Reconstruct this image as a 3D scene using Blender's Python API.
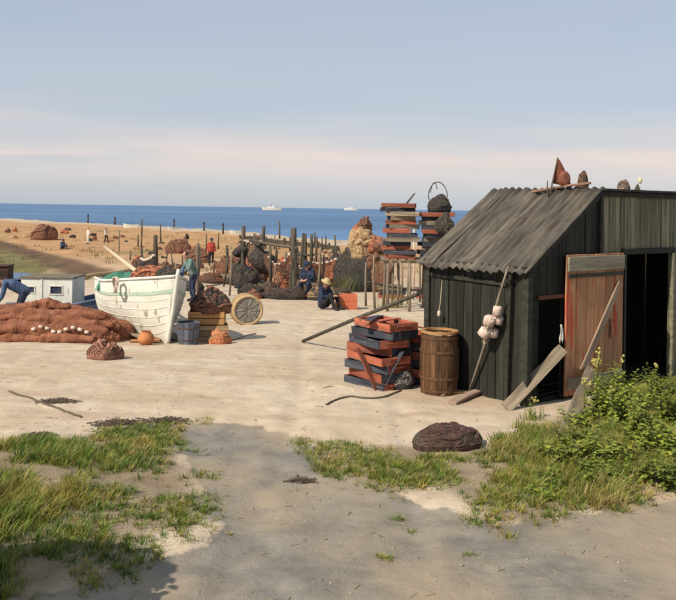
import bpy, math, random
from mathutils import Vector, Matrix, Quaternion, noise as mn
R = math.radians
rnd = random.Random(11)
for o in list(bpy.data.objects): bpy.data.objects.remove(o)
sc = bpy.context.scene
COL = sc.collection

# ------------------------------------------------------------------ camera
F, CX, CY, CAMZ = 800.0, 338.0, 208.5, 2.4      # pixel measures of the 676x600 frame
TH = R(0.9)
cam = bpy.data.objects.new('camera', bpy.data.cameras.new('camera'))
COL.objects.link(cam)
cam.data.sensor_width = 36.0
cam.data.lens = 36.0 * F / 676.0
cam.data.shift_y = -(300 - CY) / 676.0
cam.data.clip_start = 0.1
cam.data.clip_end = 60000
cr = Vector((math.cos(TH), 0, math.sin(TH))); cu = Vector((-math.sin(TH), 0, math.cos(TH))); cb = Vector((0, -1, 0))
cam.matrix_world = Matrix(((cr.x, cu.x, cb.x, 0), (cr.y, cu.y, cb.y, 0), (cr.z, cu.z, cb.z, CAMZ), (0, 0, 0, 1)))
sc.camera = cam

# ------------------------------------------------------------------ world, sun, exposure
TO_SUN = Vector((-0.68, -0.59, 0.82)).normalized()
world = bpy.data.worlds.new('World'); sc.world = world; world.use_nodes = True
wn = world.node_tree; wn.nodes.clear()
def N(nt, t, **kw):
    n = nt.nodes.new(t)
    for k, v in kw.items(): setattr(n, k, v)
    return n
wo = N(wn, 'ShaderNodeOutputWorld'); bg = N(wn, 'ShaderNodeBackground'); sky = N(wn, 'ShaderNodeTexSky')
sky.sky_type = 'NISHITA'; sky.sun_disc = False
sky.sun_elevation = math.asin(TO_SUN.z); sky.sun_rotation = math.atan2(TO_SUN.x, TO_SUN.y) % (2 * math.pi)
sky.altitude = 0; sky.air_density = 1.0; sky.dust_density = 0.7; sky.ozone_density = 1.5
bg.inputs[1].default_value = 0.10
wtc = N(wn, 'ShaderNodeTexCoord')
L = wn.links.new
def wnoise(scale, sc_, det, dist, p0, v0, p1, v1):
    mp = N(wn, 'ShaderNodeMapping'); mp.inputs['Scale'].default_value = scale
    nz = N(wn, 'ShaderNodeTexNoise'); nz.inputs['Scale'].default_value = sc_; nz.inputs['Detail'].default_value = det; nz.inputs['Roughness'].default_value = .55; nz.inputs['Distortion'].default_value = dist
    rp = N(wn, 'ShaderNodeValToRGB'); e = rp.color_ramp.elements; e[0].position = p0; e[0].color = (v0, v0, v0, 1); e[1].position = p1; e[1].color = (v1, v1, v1, 1)
    L(wtc.outputs['Generated'], mp.inputs[0]); L(mp.outputs[0], nz.inputs['Vector']); L(nz.outputs['Fac'], rp.inputs[0]); return rp.outputs[0]
veil = wnoise((1, 1, 3), 1.3, 4, .3, .25, .66, .8, .86)
wmx = N(wn, 'ShaderNodeMix', data_type='RGBA'); wmx.inputs['B'].default_value = (4.6, 5.2, 6.05, 1)     # thin high veil of cloud
L(veil, wmx.inputs['Factor']); L(sky.outputs[0], wmx.inputs['A'])
# a low bank of pinkish streak cloud right round the horizon
sep = N(wn, 'ShaderNodeSeparateXYZ'); L(wtc.outputs['Generated'], sep.inputs[0])
band = N(wn, 'ShaderNodeValToRGB'); e = band.color_ramp.elements
e[0].position = .0; e[0].color = (0, 0, 0, 1); e[1].position = .20; e[1].color = (.0, .0, .0, 1)
for p_, v_ in ((.03, .35), (.06, 1), (.09, .45), (.13, .2)):
    q_ = e.new(p_); q_.color = (v_, v_, v_, 1)
L(sep.outputs['Z'], band.inputs[0])
strk = wnoise((1.0, 1.0, 13), 1.4, 4, .4, .38, 0.1, .62, .95)
bm_ = N(wn, 'ShaderNodeMath', operation='MULTIPLY'); L(band.outputs[0], bm_.inputs[0]); L(strk, bm_.inputs[1])
wm2 = N(wn, 'ShaderNodeMix', data_type='RGBA'); wm2.inputs['B'].default_value = (7.6, 6.5, 6.0, 1)
L(bm_.outputs[0], wm2.inputs['Factor']); L(wmx.outputs['Result'], wm2.inputs['A'])
L(wm2.outputs['Result'], bg.inputs[0]); L(bg.outputs[0], wo.inputs[0])

sun = bpy.data.objects.new('sun', bpy.data.lights.new('sun', 'SUN')); COL.objects.link(sun)
sun.data.energy = 4.9; sun.data.angle = R(0.6); sun.data.color = (1, .90, .74)
sun.rotation_euler = TO_SUN.to_track_quat('Z', 'Y').to_euler()
sun.location = TO_SUN * 50
sc.view_settings.view_transform = 'Standard'; sc.view_settings.look = 'None'
sc.view_settings.exposure = 0.16; sc.view_settings.gamma = 1.0; sc.view_settings.use_curve_mapping = False

# ------------------------------------------------------------------ small tools
def lerp(a, b, t): return a + (b - a) * t
def ss(a, b, x):
    t = min(1, max(0, (x - a) / (b - a))); return t * t * (3 - 2 * t)
def interp(tab, x):
    if x <= tab[0][0]: return tab[0][1]
    for (x0, y0), (x1, y1) in zip(tab, tab[1:]):
        if x <= x1: return y0 + (y1 - y0) * (x - x0) / (x1 - x0)
    return tab[-1][1]
def fb(x, y, z=0.0, o=3): return mn.fractal(Vector((x, y, z)), 1.0, 2.0, o)
def ray(px, py):
    u = (px - CX) / F; v = -(py - CY) / F
    return u * math.cos(TH) - v * math.sin(TH), u * math.sin(TH) + v * math.cos(TH)
def P(px, py, Y):
    a, b = ray(px, py); return Vector((a * Y, Y, CAMZ + b * Y))
def pix(x, y, z):
    z -= CAMZ
    u = x * math.cos(TH) + z * math.sin(TH); v = z * math.cos(TH) - x * math.sin(TH)
    return CX + F * u / y, CY - F * v / y
SEA = -2.6
PROF = [(0, .04), (11, 0), (14, -.2), (17, -.43), (28, -.75), (45, -1.3), (80, -1.75), (110, -1.95), (400, -2.1)]
SHORE = [(-300, 380), (-113, 245), (-77, 206), (-52, 180), (-36, 164), (-21, 146), (-6, 116), (0, 106), (20, 98), (300, 90)]
def prof(y): return (interp(PROF, y - 1.5) + interp(PROF, y) + interp(PROF, y + 1.5)) / 3
def basin(x, y):
    d1 = (x + 12) * -.868 + (y - 46) * -.496
    d = min(d1, -12.2 - x + .8 * fb(x * .2, y * .2), y - 29 + .8 * fb(x * .2, y * .2, 4))
    return ss(0, 2.2, d), d1
def in_poly(p, x, y):
    c = False; j = len(p) - 1
    for i in range(len(p)):
        if (p[i][1] > y) != (p[j][1] > y) and x < (p[j][0] - p[i][0]) * (y - p[i][1]) / (p[j][1] - p[i][1]) + p[i][0]: c = not c
        j = i
    return c
def gz(x, y):
    z = prof(y)
    amp = .02 + .12 * ss(14, 60, y)
    z += amp * fb(x * .35, y * .35, 1.3) + .35 * ss(60, 140, y) * fb(x * .05, y * .08, 7)
    if x < -10 and 26 < y < 140:
        m, d1 = basin(x, y)
        if m > 0: z = lerp(z, -1.72 + .06 * fb(x * .3, y * .3) - .35 * ss(6.5, 2.5, math.hypot(x + 20.5, y - 46)), m)
    # low hummock under the grass, worn hollow of the track
    if y < 12:
        z += .10 * math.exp(-((x + 2.7) ** 2 / 1.2 + (y - 6.6) ** 2 / 2.2)) + .10 * math.exp(-((x - 2.7) ** 2 / 2 + (y - 8.0) ** 2 / .7))
    if 3 < y < 24:
        c_ = -.25 + .06 * (y - 10) + .5 * math.sin(y * .22)
        for o_ in (-.62, .62): z -= .035 * math.exp(-((x - c_ - o_) / .13) ** 2) * (.6 + .5 * fb(x * 2, y * 1.1, 3, 2))
        z += .012 * fb(x * 3.1, y * 3.1, 6, 3)
    d = y - interp(SHORE, x)
    z += .25 * math.exp(-(d + 6) ** 2 / 30)
    if d > -3: z -= .09 * (d + 3)
    return max(z, -8)
def G(px, py, y0=3.0):
    a, b = ray(px, py); y = y0
    while y < 400:
        if CAMZ + b * y < gz(a * y, y): break
        y *= 1.004
    return Vector((a * y, y, gz(a * y, y)))
def H(hx):
    hx = hx.lstrip('#'); c = [int(hx[i:i + 2], 16) / 255 for i in (0, 2, 4)]
    return tuple(v / 12.92 if v <= .04045 else ((v + .055) / 1.055) ** 2.4 for v in c)

# ------------------------------------------------------------------ materials
MATS = {}
def mat(name, c1, c2=None, scale=(6, 6, 6), rough=.85, bump=.3, paint=None, var=.25, metal=0, detail=6, dist=.02, spec=.3, p_scale=(5, 5, 5), nscale=1.0, trans=0, attr=None, wave=None):
    if name in MATS: return MATS[name]
    c2 = c2 or c1
    m = bpy.data.materials.new(name); m.use_nodes = True; nt = m.node_tree; b = nt.nodes['Principled BSDF']; k = nt.links.new
    tc = N(nt, 'ShaderNodeTexCoord'); oi = N(nt, 'ShaderNodeObjectInfo')
    off = N(nt, 'ShaderNodeVectorMath', operation='SCALE'); off.inputs[0].default_value = (37, 53, 71); k(oi.outputs['Random'], off.inputs['Scale'])
    mp = N(nt, 'ShaderNodeMapping'); mp.inputs['Scale'].default_value = scale
    ad = N(nt, 'ShaderNodeVectorMath', operation='ADD')
    k(tc.outputs['Object'], ad.inputs[0]); k(off.outputs[0], ad.inputs[1]); k(ad.outputs[0], mp.inputs[0])
    nz = N(nt, 'ShaderNodeTexNoise'); nz.inputs['Scale'].default_value = nscale; nz.inputs['Detail'].default_value = detail; nz.inputs['Roughness'].default_value = .6; nz.inputs['Distortion'].default_value = .4
    k(mp.outputs[0], nz.inputs['Vector'])
    rp = N(nt, 'ShaderNodeValToRGB'); rp.color_ramp.elements[0].position = .33; rp.color_ramp.elements[1].position = .68
    rp.color_ramp.elements[0].color = (*c1, 1); rp.color_ramp.elements[1].color = (*c2, 1)
    k(nz.outputs['Fac'], rp.inputs[0]); col = rp.outputs[0]
    if attr:
        at = N(nt, 'ShaderNodeAttribute', attribute_name=attr)
        mx = N(nt, 'ShaderNodeMix', data_type='RGBA', blend_type='MULTIPLY'); mx.inputs['Factor'].default_value = 1
        k(col, mx.inputs['A']); k(at.outputs['Color'], mx.inputs['B']); col = mx.outputs['Result']
    if paint:
        pm = N(nt, 'ShaderNodeMapping'); pm.inputs['Scale'].default_value = p_scale; k(ad.outputs[0], pm.inputs[0])
        pn = N(nt, 'ShaderNodeTexNoise'); pn.inputs['Scale'].default_value = 1; pn.inputs['Detail'].default_value = 5; k(pm.outputs[0], pn.inputs['Vector'])
        pr = N(nt, 'ShaderNodeValToRGB'); pr.color_ramp.elements[0].position = paint[1]; pr.color_ramp.elements[1].position = paint[1] + .05
        k(pn.outputs['Fac'], pr.inputs[0])
        mx = N(nt, 'ShaderNodeMix', data_type='RGBA'); k(pr.outputs[0], mx.inputs['Factor']); k(col, mx.inputs['A']); mx.inputs['B'].default_value = (*paint[0], 1); col = mx.outputs['Result']
    hv = N(nt, 'ShaderNodeHueSaturation'); mr = N(nt, 'ShaderNodeMapRange'); mr.inputs['To Min'].default_value = 1 - var; mr.inputs['To Max'].default_value = 1 + var
    k(oi.outputs['Random'], mr.inputs['Value']); k(mr.outputs[0], hv.inputs['Value']); k(col, hv.inputs['Color']); k(hv.outputs[0], b.inputs['Base Color'])
    b.inputs['Roughness'].default_value = rough; b.inputs['Metallic'].default_value = metal; b.inputs['Specular IOR Level'].default_value = spec
    h = nz.outputs['Fac']
    if wave:
        wv = N(nt, 'ShaderNodeTexVoronoi', feature='DISTANCE_TO_EDGE'); wv.inputs['Scale'].default_value = wave; k(ad.outputs[0], wv.inputs['Vector'])
        mm = N(nt, 'ShaderNodeMath', operation='ADD'); k(nz.outputs['Fac'], mm.inputs[0]); k(wv.outputs['Distance'], mm.inputs[1]); h = mm.outputs[0]
    bp = N(nt, 'ShaderNodeBump'); bp.inputs['Strength'].default_value = bump; bp.inputs['Distance'].default_value = dist
    k(h, bp.inputs['Height']); k(bp.outputs[0], b.inputs['Normal'])
    if trans:
        tr = N(nt, 'ShaderNodeBsdfTranslucent'); k(hv.outputs[0], tr.inputs['Color']); ms = N(nt, 'ShaderNodeMixShader'); ms.inputs[0].default_value = trans
        out = nt.nodes['Material Output']; k(b.outputs[0], ms.inputs[1]); k(tr.outputs[0], ms.inputs[2]); k(ms.outputs[0], out.inputs[0])
    MATS[name] = m; return m
VZ = (16, 16, 1.3); VX = (1.3, 16, 16)
M_TAR = mat('tarred wood', (.007, .0075, .006), (.027, .026, .019), VZ, .75, .6, dist=.012, var=.45)
M_TARL = mat('faded tarred wood', (.014, .015, .011), (.038, .038, .028), VZ, .8, .5, dist=.01)
M_GABLE = mat('weathered green wood', (.07, .07, .042), (.24, .22, .14), VZ, .8, .5, dist=.01)
M_BEAM = mat('dark beam', (.02, .02, .016), (.06, .055, .042), (6, 6, 6), .8, .4)
M_TIN = mat('weathered corrugated roofing', (.038, .032, .025), (.135, .115, .088), (2.2, 12, 2.2), .66, .3, paint=((.06, .04, .028), .60), p_scale=(1.5, 9, 1.5), var=.32, spec=.4, dist=.005)
M_DOOR = mat('worn brown door wood', (.27, .125, .062), (.46, .245, .13), VZ, .8, .5, paint=((.42, .075, .035), .565), p_scale=(9, 9, 1.2), var=.2, dist=.008)
M_DOORG = mat('grey green ledge wood', (.15, .135, .095), (.30, .265, .19), VX, .8, .4, var=.15, dist=.008)
M_OLD = mat('old grey plank wood', (.13, .10, .07), (.30, .24, .17), VX, .85, .5, dist=.01)
M_OLDZ = mat('old grey post wood', (.10, .08, .06), (.26, .21, .15), VZ, .85, .5, dist=.01)
M_POST = mat('dark sea worn post', (.035, .032, .026), (.12, .10, .07), VZ, .85, .6, dist=.015)
M_CRATE = mat('sun bleached crate wood', (.26, .17, .085), (.46, .33, .18), VX, .85, .4, dist=.008)
M_RED = mat('red painted tray wood', (.20, .05, .028), (.39, .12, .065), VX, .75, .4, paint=((.13, .075, .055), .57), p_scale=(4, 20, 20), var=.32, dist=.008)
M_NAVY = mat('blue black tray wood', (.014, .018, .03), (.075, .08, .10), VX, .8, .5, paint=((.15, .125, .10), .63), p_scale=(3, 22, 22), var=.3, dist=.008)
M_BARREL = mat('brown barrel wood', (.04, .019, .008), (.155, .078, .033), (22, 22, 2.2), .75, .6, paint=((.03, .018, .012), .60), p_scale=(9, 9, 3), var=.25, dist=.008)
M_RUST = mat('rusty iron', (.05, .028, .018), (.16, .075, .035), (20, 20, 20), .8, .3, var=.1, dist=.004)
M_NETR = mat('tanned canvas', (.14, .05, .028), (.28, .115, .062), (5, 5, 5), .9, .8, var=.12, dist=.03, wave=14)
M_NETB = mat('brown net', (.11, .05, .035), (.28, .14, .09), (14, 14, 14), .95, .9, var=.2, dist=.03, wave=30)
M_NETD = mat('dark net', (.018, .019, .024), (.085, .075, .07), (14, 14, 14), .95, .9, var=.2, dist=.03, wave=30)
M_NETRED = mat('reddish net', (.30, .085, .045), (.52, .22, .12), (14, 14, 14), .95, .9, var=.15, dist=.03, wave=30)
M_NETP = mat('pale pinkish net', (.27, .16, .085), (.52, .37, .21), (12, 12, 12), .95, .9, var=.15, dist=.03, wave=26)
M_ROPE = mat('dark rope', (.05, .04, .03), (.15, .12, .08), (60, 60, 60), .95, .5, var=.1, dist=.004)
M_ROPEL = mat('pale rope', (.35, .29, .2), (.55, .47, .34), (60, 60, 60), .95, .5, var=.1, dist=.004)
M_CORK = mat('pale cork', (.44, .33, .27), (.68, .56, .48), (25, 25, 25), .9, .6, var=.15, dist=.006)
M_HULL = mat('white boat paint', (.58, .57, .50), (.70, .69, .62), (2, 2, 5), .6, .25, paint=((.36, .31, .23), .61), p_scale=(9, 9, 2.5), var=.03, dist=.006)
M_GRN = mat('pale green paint', (.34, .46, .36), (.48, .58, .46), (6, 6, 6), .6, .1, var=.02)
M_TARP = mat('green tarpaulin', (.03, .12, .075), (.07, .22, .15), (6, 6, 6), .7, .5, var=.05)
M_BLUEH = mat('dark blue boat paint', (.045, .07, .14), (.10, .14, .24), (3, 3, 6), .55, .2, var=.03)
M_WHITE = mat('white cabin paint', (.58, .58, .52), (.72, .72, .66), (5, 5, 2), .6, .2, paint=((.40, .36, .29), .63), p_scale=(10, 10, 2.5), var=.04, dist=.004)
M_GLASS = mat('dark window glass', (.03, .04, .07), (.05, .06, .10), (2, 2, 2), .08, .0, var=0, spec=.6)
M_ROCK = mat('brown stone', (.055, .032, .028), (.16, .088, .07), (8, 8, 8), .9, .8, var=.15, dist=.03)
M_SKIN = mat('skin', (.42, .22, .14), (.5, .28, .19), (9, 9, 9), .6, .1, var=.05)
M_HAIR = mat('dark hair', (.03, .02, .014), (.07, .045, .03), (40, 40, 8), .7, .5, var=.2)
M_TEAL = mat('teal cloth', (.07, .12, .12), (.17, .25, .24), (7, 7, 4), .95, 1.0, dist=.05, var=.05)
M_DBLUE = mat('dark blue cloth', (.012, .017, .036), (.045, .055, .10), (7, 7, 4), .95, 1.0, dist=.05, var=.1)
M_BLUE = mat('blue cloth', (.035, .065, .13), (.10, .15, .26), (7, 7, 4), .95, 1.0, dist=.05, var=.1)
M_REDC = mat('red cloth', (.42, .06, .035), (.55, .10, .06), (7, 7, 4), .95, 1.0, dist=.05, var=.05)
M_BLK = mat('black cloth', (.015, .015, .018), (.03, .03, .035), (7, 7, 4), .95, 1.0, dist=.05, var=.1)
M_PALE = mat('pale cloth', (.55, .5, .42), (.7, .66, .58), (7, 7, 4), .95, 1.0, dist=.05, var=.05)
M_STRAW = mat('straw hat weave', (.35, .26, .12), (.5, .38, .2), (40, 40, 40), .9, .5, var=.1)
M_SAIL = mat('off white sailcloth', (.62, .56, .48), (.76, .70, .62), (4, 4, 4), .9, .3, var=.05, trans=.2)
M_STEEL = mat('buff ship paint', (.55, .48, .38), (.68, .6, .5), (.2, .2, .2), .6, .05, var=.05)
M_LEAF = mat('broad weed leaf', (.12, .17, .03), (.25, .30, .06), (9, 9, 9), .6, .2, var=.3, trans=.3, attr='tint')
M_GRASS = mat('grass blade', (.8, .8, .8), (1, 1, 1), (3, 3, 3), .6, .0, var=.02, trans=.3, attr='tint')
M_FLOWER = mat('yellowish flower', (.5, .45, .12), (.62, .56, .2), (9, 9, 9), .7, .1, var=.1, trans=.3)
M_WRACK = mat('dry seaweed', (.045, .03, .025), (.13, .09, .065), (20, 20, 20), .8, .5, var=.2)
M_BASKET = mat('grey woven withy', (.17, .15, .13), (.36, .33, .29), (30, 30, 30), .9, .6, var=.1)
M_ORANGE = mat('orange clay', (.42, .14, .05), (.55, .22, .09), (7, 7, 7), .8, .3, var=.1)
M_PEB = mat('pebble', (.22, .19, .16), (.42, .37, .31), (9, 9, 9), .8, .2, var=.2)

# ------------------------------------------------------------------ mesh builder
class MB:
    def __init__(s): s.v = []; s.f = []
    def add(s, vs, fs):
        n = len(s.v); s.v += [tuple(v) for v in vs]; s.f += [tuple(i + n for i in f) for f in fs]; return s
    def box(s, c, d, m=None, jit=0, taper=None):
        hx, hy, hz = d[0] / 2, d[1] / 2, d[2] / 2
        vs = []
        for x in (-hx, hx):
            for y in (-hy, hy):
                for z in (-hz, hz):
                    p = Vector((x + rnd.uniform(-jit, jit), y + rnd.uniform(-jit, jit), z + rnd.uniform(-jit, jit)))
                    if m: p = m @ p
                    vs.append(p + Vector(c))
        return s.add(vs, [(0, 1, 3, 2), (4, 6, 7, 5), (0, 4, 5, 1), (2, 3, 7, 6), (0, 2, 6, 4), (1, 5, 7, 3)])
    def tube(s, pts, rad, n=8, cap=True):
        pts = [Vector(p) for p in pts]
        if not hasattr(rad, '__len__'): rad = [rad] * len(pts)
        vs = []; fs = []
        t0 = (pts[1] - pts[0]).normalized()
        up = Vector((0, 0, 1)) if abs(t0.z) < .9 else Vector((1, 0, 0))
        a = t0.cross(up).normalized()
        for i, p in enumerate(pts):
            t = (pts[min(i + 1, len(pts) - 1)] - pts[max(i - 1, 0)])
            t = t.normalized() if t.length > 1e-9 else t0
            a = (a - t * a.dot(t)).normalized(); b = t.cross(a)
            for k in range(n):
                q = 2 * math.pi * k / n; vs.append(p + (a * math.cos(q) + b * math.sin(q)) * rad[i])
        for i in range(len(pts) - 1):
            for k in range(n):
                fs.append((i * n + k, i * n + (k + 1) % n, (i + 1) * n + (k + 1) % n, (i + 1) * n + k))
        if cap: fs.append(tuple(range(n))[::-1]); fs.append(tuple(range((len(pts) - 1) * n, len(pts) * n)))
        return s.add(vs, fs)
    def ball(s, c, r, n=10, m=7, jit=0):
        if not hasattr(r, '__len__'): r = (r, r, r)
        vs = [Vector(c) + Vector((0, 0, -r[2]))]; fs = []
        for i in range(1, m):
            ph = -math.pi / 2 + math.pi * i / m
            for k in range(n):
                q = 2 * math.pi * k / n; j = 1 + rnd.uniform(-jit, jit)
                vs.append(Vector(c) + Vector((r[0] * math.cos(ph) * math.cos(q) * j, r[1] * math.cos(ph) * math.sin(q) * j, r[2] * math.sin(ph) * j)))
        vs.append(Vector(c) + Vector((0, 0, r[2]))); l = len(vs) - 1
        for k in range(n):
            fs.append((0, 1 + (k + 1) % n, 1 + k)); fs.append((l, l - n + k, l - n + (k + 1) % n))
            for i in range(m - 2): fs.append((1 + i * n + k, 1 + i * n + (k + 1) % n, 1 + (i + 1) * n + (k + 1) % n, 1 + (i + 1) * n + k))
        return s.add(vs, fs)
    def mesh(s, name, smooth=False, m=None):
        me = bpy.data.meshes.new(name); me.from_pydata(s.v, [], s.f); me.update()
        if smooth: me.polygons.foreach_set('use_smooth', [True] * len(me.polygons))
        if m: me.materials.append(m)
        return me
    def build(s, name, m, parent=None, smooth=False, loc=None, rot=None):
        return obj(name, s.mesh(name, smooth, m), parent, loc, rot)
def obj(name, me, parent=None, loc=None, rot=None):
    o = bpy.data.objects.new(name, me); COL.objects.link(o)
    if parent: o.parent = parent
    if loc is not None: o.location = loc
    if rot is not None: o.rotation_euler = rot
    return o
def tag(o, label, cat, group=None):
    o['label'] = label; o['category'] = cat
    if group: o['group'] = group
    return o
def thing(name, label, cat, loc, rot=0, group=None):
    o = bpy.data.objects.new(name, None); COL.objects.link(o); o.location = loc; o.empty_display_size = .2
    o.rotation_euler = rot if hasattr(rot, '__len__') else (0, 0, rot)
    return tag(o, label, cat, group)
def struct(o, kind='structure'): o['kind'] = kind; return o
def rotm(x=0, y=0, z=0): return (Matrix.Rotation(z, 3, 'Z') @ Matrix.Rotation(y, 3, 'Y') @ Matrix.Rotation(x, 3, 'X'))
def align(d, axis='X'): return Vector(d).to_track_quat(axis, 'Z').to_matrix()
def bevel(o, w=.006, seg=2):
    b = o.modifiers.new('bevel', 'BEVEL'); b.width = w; b.segments = seg; b.limit_method = 'ANGLE'; return o

# ------------------------------------------------------------------ terrain
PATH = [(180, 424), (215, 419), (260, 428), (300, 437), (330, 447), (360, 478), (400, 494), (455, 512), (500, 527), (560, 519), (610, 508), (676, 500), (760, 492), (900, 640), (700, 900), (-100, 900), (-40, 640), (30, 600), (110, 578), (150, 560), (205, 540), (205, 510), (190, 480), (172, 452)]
LEFTG = [(-60, 470), (0, 452), (60, 440), (130, 428), (192, 423), (180, 445), (196, 478), (206, 508), (186, 532), (142, 538), (128, 556), (104, 574), (70, 584), (20, 610), (-60, 640)]
RIGHTG = [(306, 438), (350, 450), (400, 446), (470, 456), (520, 440), (548, 428), (565, 420), (600, 398), (640, 378), (676, 372), (760, 380), (760, 488), (676, 486), (640, 494), (600, 503), (560, 513), (505, 526), (472, 508), (440, 497), (400, 492), (362, 476), (330, 462)]
SHADE = [(590, 545), (676, 515), (760, 500), (760, 620), (560, 620)]
def pxs(x, y): return pix(x, y, gz(x, y))
def dist_poly(p, x, y):
    b = 1e9
    for i in range(len(p)):
        ax, ay = p[i - 1]; bx, by = p[i]; dx, dy = bx - ax, by - ay
        t = max(0, min(1, ((x - ax) * dx + (y - ay) * dy) / (dx * dx + dy * dy + 1e-9)))
        b = min(b, math.hypot(x - ax - t * dx, y - ay - t * dy))
    return b if in_poly(p, x, y) else -b
# outlines of track and turf laid out on the ground
def flat(poly):
    out = []
    for px, py in poly:
        a, b = ray(px, py); y = CAMZ / max(-b, .2); out.append((a * y, y))
    return out
PATHW, LEFTW, RIGHTW = flat(PATH), flat(LEFTG), flat(RIGHTG)
NC, rows = 300, []
y = -9.0
while y < 3: rows.append(y); y += .6
while y < 460: rows.append(y); y *= 1.0175
V = []; CA = []; CB = []
for y in rows:
    for i in range(NC + 1):
        s = -1 + 2 * i / NC
        s = .9 * (s * .55 + s ** 3 * .45)
        x = s * (max(y, 0) + 9)
        z = gz(x, y)
        w = .16 * fb(x * 1.7, y * 1.7, 3) + .07 * fb(x * 6, y * 6, 5)
        path = turf = 0
        if y < 12:
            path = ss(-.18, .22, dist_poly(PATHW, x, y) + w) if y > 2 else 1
            turf = max(ss(-.12, .15, dist_poly(LEFTW, x, y) + w), ss(-.12, .15, dist_poly(RIGHTW, x, y) + w))
            z -= .035 * path
        green = brown = dry = 0
        if x < -10 and 26 < y < 140:
            m, d1 = basin(x, y); green = ss(.45, .95, m) * ss(-.5, .2, fb(x * .25, y * .12, 2) + .25); brown = ss(.02, .3, m) * (1 - ss(2.0, 3.4, d1))
            brown = max(brown, ss(.02, .3, m) * (1 - ss(.4, .99, m)))
        dd = y - interp(SHORE, x)
        dry = ss(-16, -7, dd)
        och = ss(24, 70, y) * (1 - dry)
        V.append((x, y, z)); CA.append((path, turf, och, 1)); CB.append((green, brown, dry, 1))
FC = []
n1 = NC + 1
for j in range(len(rows) - 1):
    for i in range(NC): FC.append((j * n1 + i, j * n1 + i + 1, (j + 1) * n1 + i + 1, (j + 1) * n1 + i))
gm = bpy.data.meshes.new('ground'); gm.from_pydata(V, [], FC); gm.update()
gm.polygons.foreach_set('use_smooth', [True] * len(gm.polygons))
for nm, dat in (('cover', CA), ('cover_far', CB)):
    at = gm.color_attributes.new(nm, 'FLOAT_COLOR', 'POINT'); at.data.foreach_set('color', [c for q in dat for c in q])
def ground_mat():
    m = bpy.data.materials.new('beach ground'); m.use_nodes = True; nt = m.node_tree; k = nt.links.new; b = nt.nodes['Principled BSDF']
    geo = N(nt, 'ShaderNodeNewGeometry'); pos = geo.outputs['Position']
    def nz(sc_, det=6, rough=.6, mapping=None):
        n = N(nt, 'ShaderNodeTexNoise'); n.inputs['Scale'].default_value = sc_; n.inputs['Detail'].default_value = det; n.inputs['Roughness'].default_value = rough
        if mapping:
            mp = N(nt, 'ShaderNodeMapping'); mp.inputs['Scale'].default_value = mapping; k(pos, mp.inputs[0]); k(mp.outputs[0], n.inputs['Vector'])
        else: k(pos, n.inputs['Vector'])
        return n.outputs['Fac']
    def ramp(f, p0, c0, p1, c1):
        r = N(nt, 'ShaderNodeValToRGB'); e = r.color_ramp.elements; e[0].position = p0; e[0].color = (*c0, 1); e[1].position = p1; e[1].color = (*c1, 1); k(f, r.inputs[0]); return r.outputs[0]
    def mix(f, a, c, bt='MIX'):
        x = N(nt, 'ShaderNodeMix', data_type='RGBA', blend_type=bt)
        if isinstance(f, float): x.inputs['Factor'].default_value = f
        else: k(f, x.inputs['Factor'])
        for s_, v in (('A', a), ('B', c)):
            if isinstance(v, tuple): x.inputs[s_].default_value = (*v, 1)
            else: k(v, x.inputs[s_])
        return x.outputs['Result']
    def mul(a, c):
        x = N(nt, 'ShaderNodeMath', operation='MULTIPLY'); k(a, x.inputs[0])
        if isinstance(c, float): x.inputs[1].default_value = c
        else: k(c, x.inputs[1])
        return x.outputs[0]
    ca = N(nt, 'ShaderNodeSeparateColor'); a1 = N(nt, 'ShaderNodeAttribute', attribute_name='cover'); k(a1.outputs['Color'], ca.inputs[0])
    cb_ = N(nt, 'ShaderNodeSeparateColor'); a2 = N(nt, 'ShaderNodeAttribute', attribute_name='cover_far'); k(a2.outputs['Color'], cb_.inputs[0])
    big = nz(.55, 5); mid = nz(3.2, 7, .65); fine = nz(60, 4, .7); far = nz(.11, 7, .65, (1, .45, 1)); far2 = nz(.5, 6, .7, (1, .35, 1))
    sand = ramp(mid, .3, (.44, .348, .255), .7, (.58, .487, .372))
    strk = nz(.9, 6, .65, (.45, 1.5, 1)); sand = mix(ramp(strk, .50, (0, 0, 0), .66, (.75, .75, .75)), sand, (.37, .265, .185))
    sand = mix(ramp(big, .42, (0, 0, 0), .62, (1, 1, 1)), sand, mix(.5, sand, (.40, .29, .19)))
    sand = mix(ramp(fine, .60, (0, 0, 0), .74, (.45, .45, .45)), sand, (.24, .18, .13))
    ochre = ramp(far2, .3, (.30, .145, .055), .7, (.45, .275, .125))
    ochre = mix(ramp(far, .52, (0, 0, 0), .66, (.75, .75, .75)), ochre, (.17, .13, .045))
    ochre = mix(ramp(far, .30, (.65, .65, .65), .44, (0, 0, 0)), ochre, (.38, .22, .14))
    c = mix(mul(ca.outputs[2], .95), sand, ochre)
    c = mix(cb_.outputs[2], c, (.40, .32, .23))
    olive = ramp(far2, .35, (.075, .08, .022), .7, (.22, .17, .065))
    c = mix(cb_.outputs[0], c, olive)
    c = mix(mul(cb_.outputs[1], .95), c, ramp(far2, .3, (.055, .030, .018), .75, (.15, .085, .045)))
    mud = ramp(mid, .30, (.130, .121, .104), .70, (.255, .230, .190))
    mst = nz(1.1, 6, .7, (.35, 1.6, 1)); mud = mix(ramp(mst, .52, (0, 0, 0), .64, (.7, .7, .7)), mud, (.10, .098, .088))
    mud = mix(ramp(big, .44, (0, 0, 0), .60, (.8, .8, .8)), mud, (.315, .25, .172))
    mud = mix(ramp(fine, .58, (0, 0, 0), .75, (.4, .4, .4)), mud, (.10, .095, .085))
    pe = N(nt, 'ShaderNodeMath', operation='MULTIPLY_ADD'); k(nz(5.5, 8, .72), pe.inputs[0]); pe.inputs[1].default_value = .9; k(ca.outputs[0], pe.inputs[2])
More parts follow.
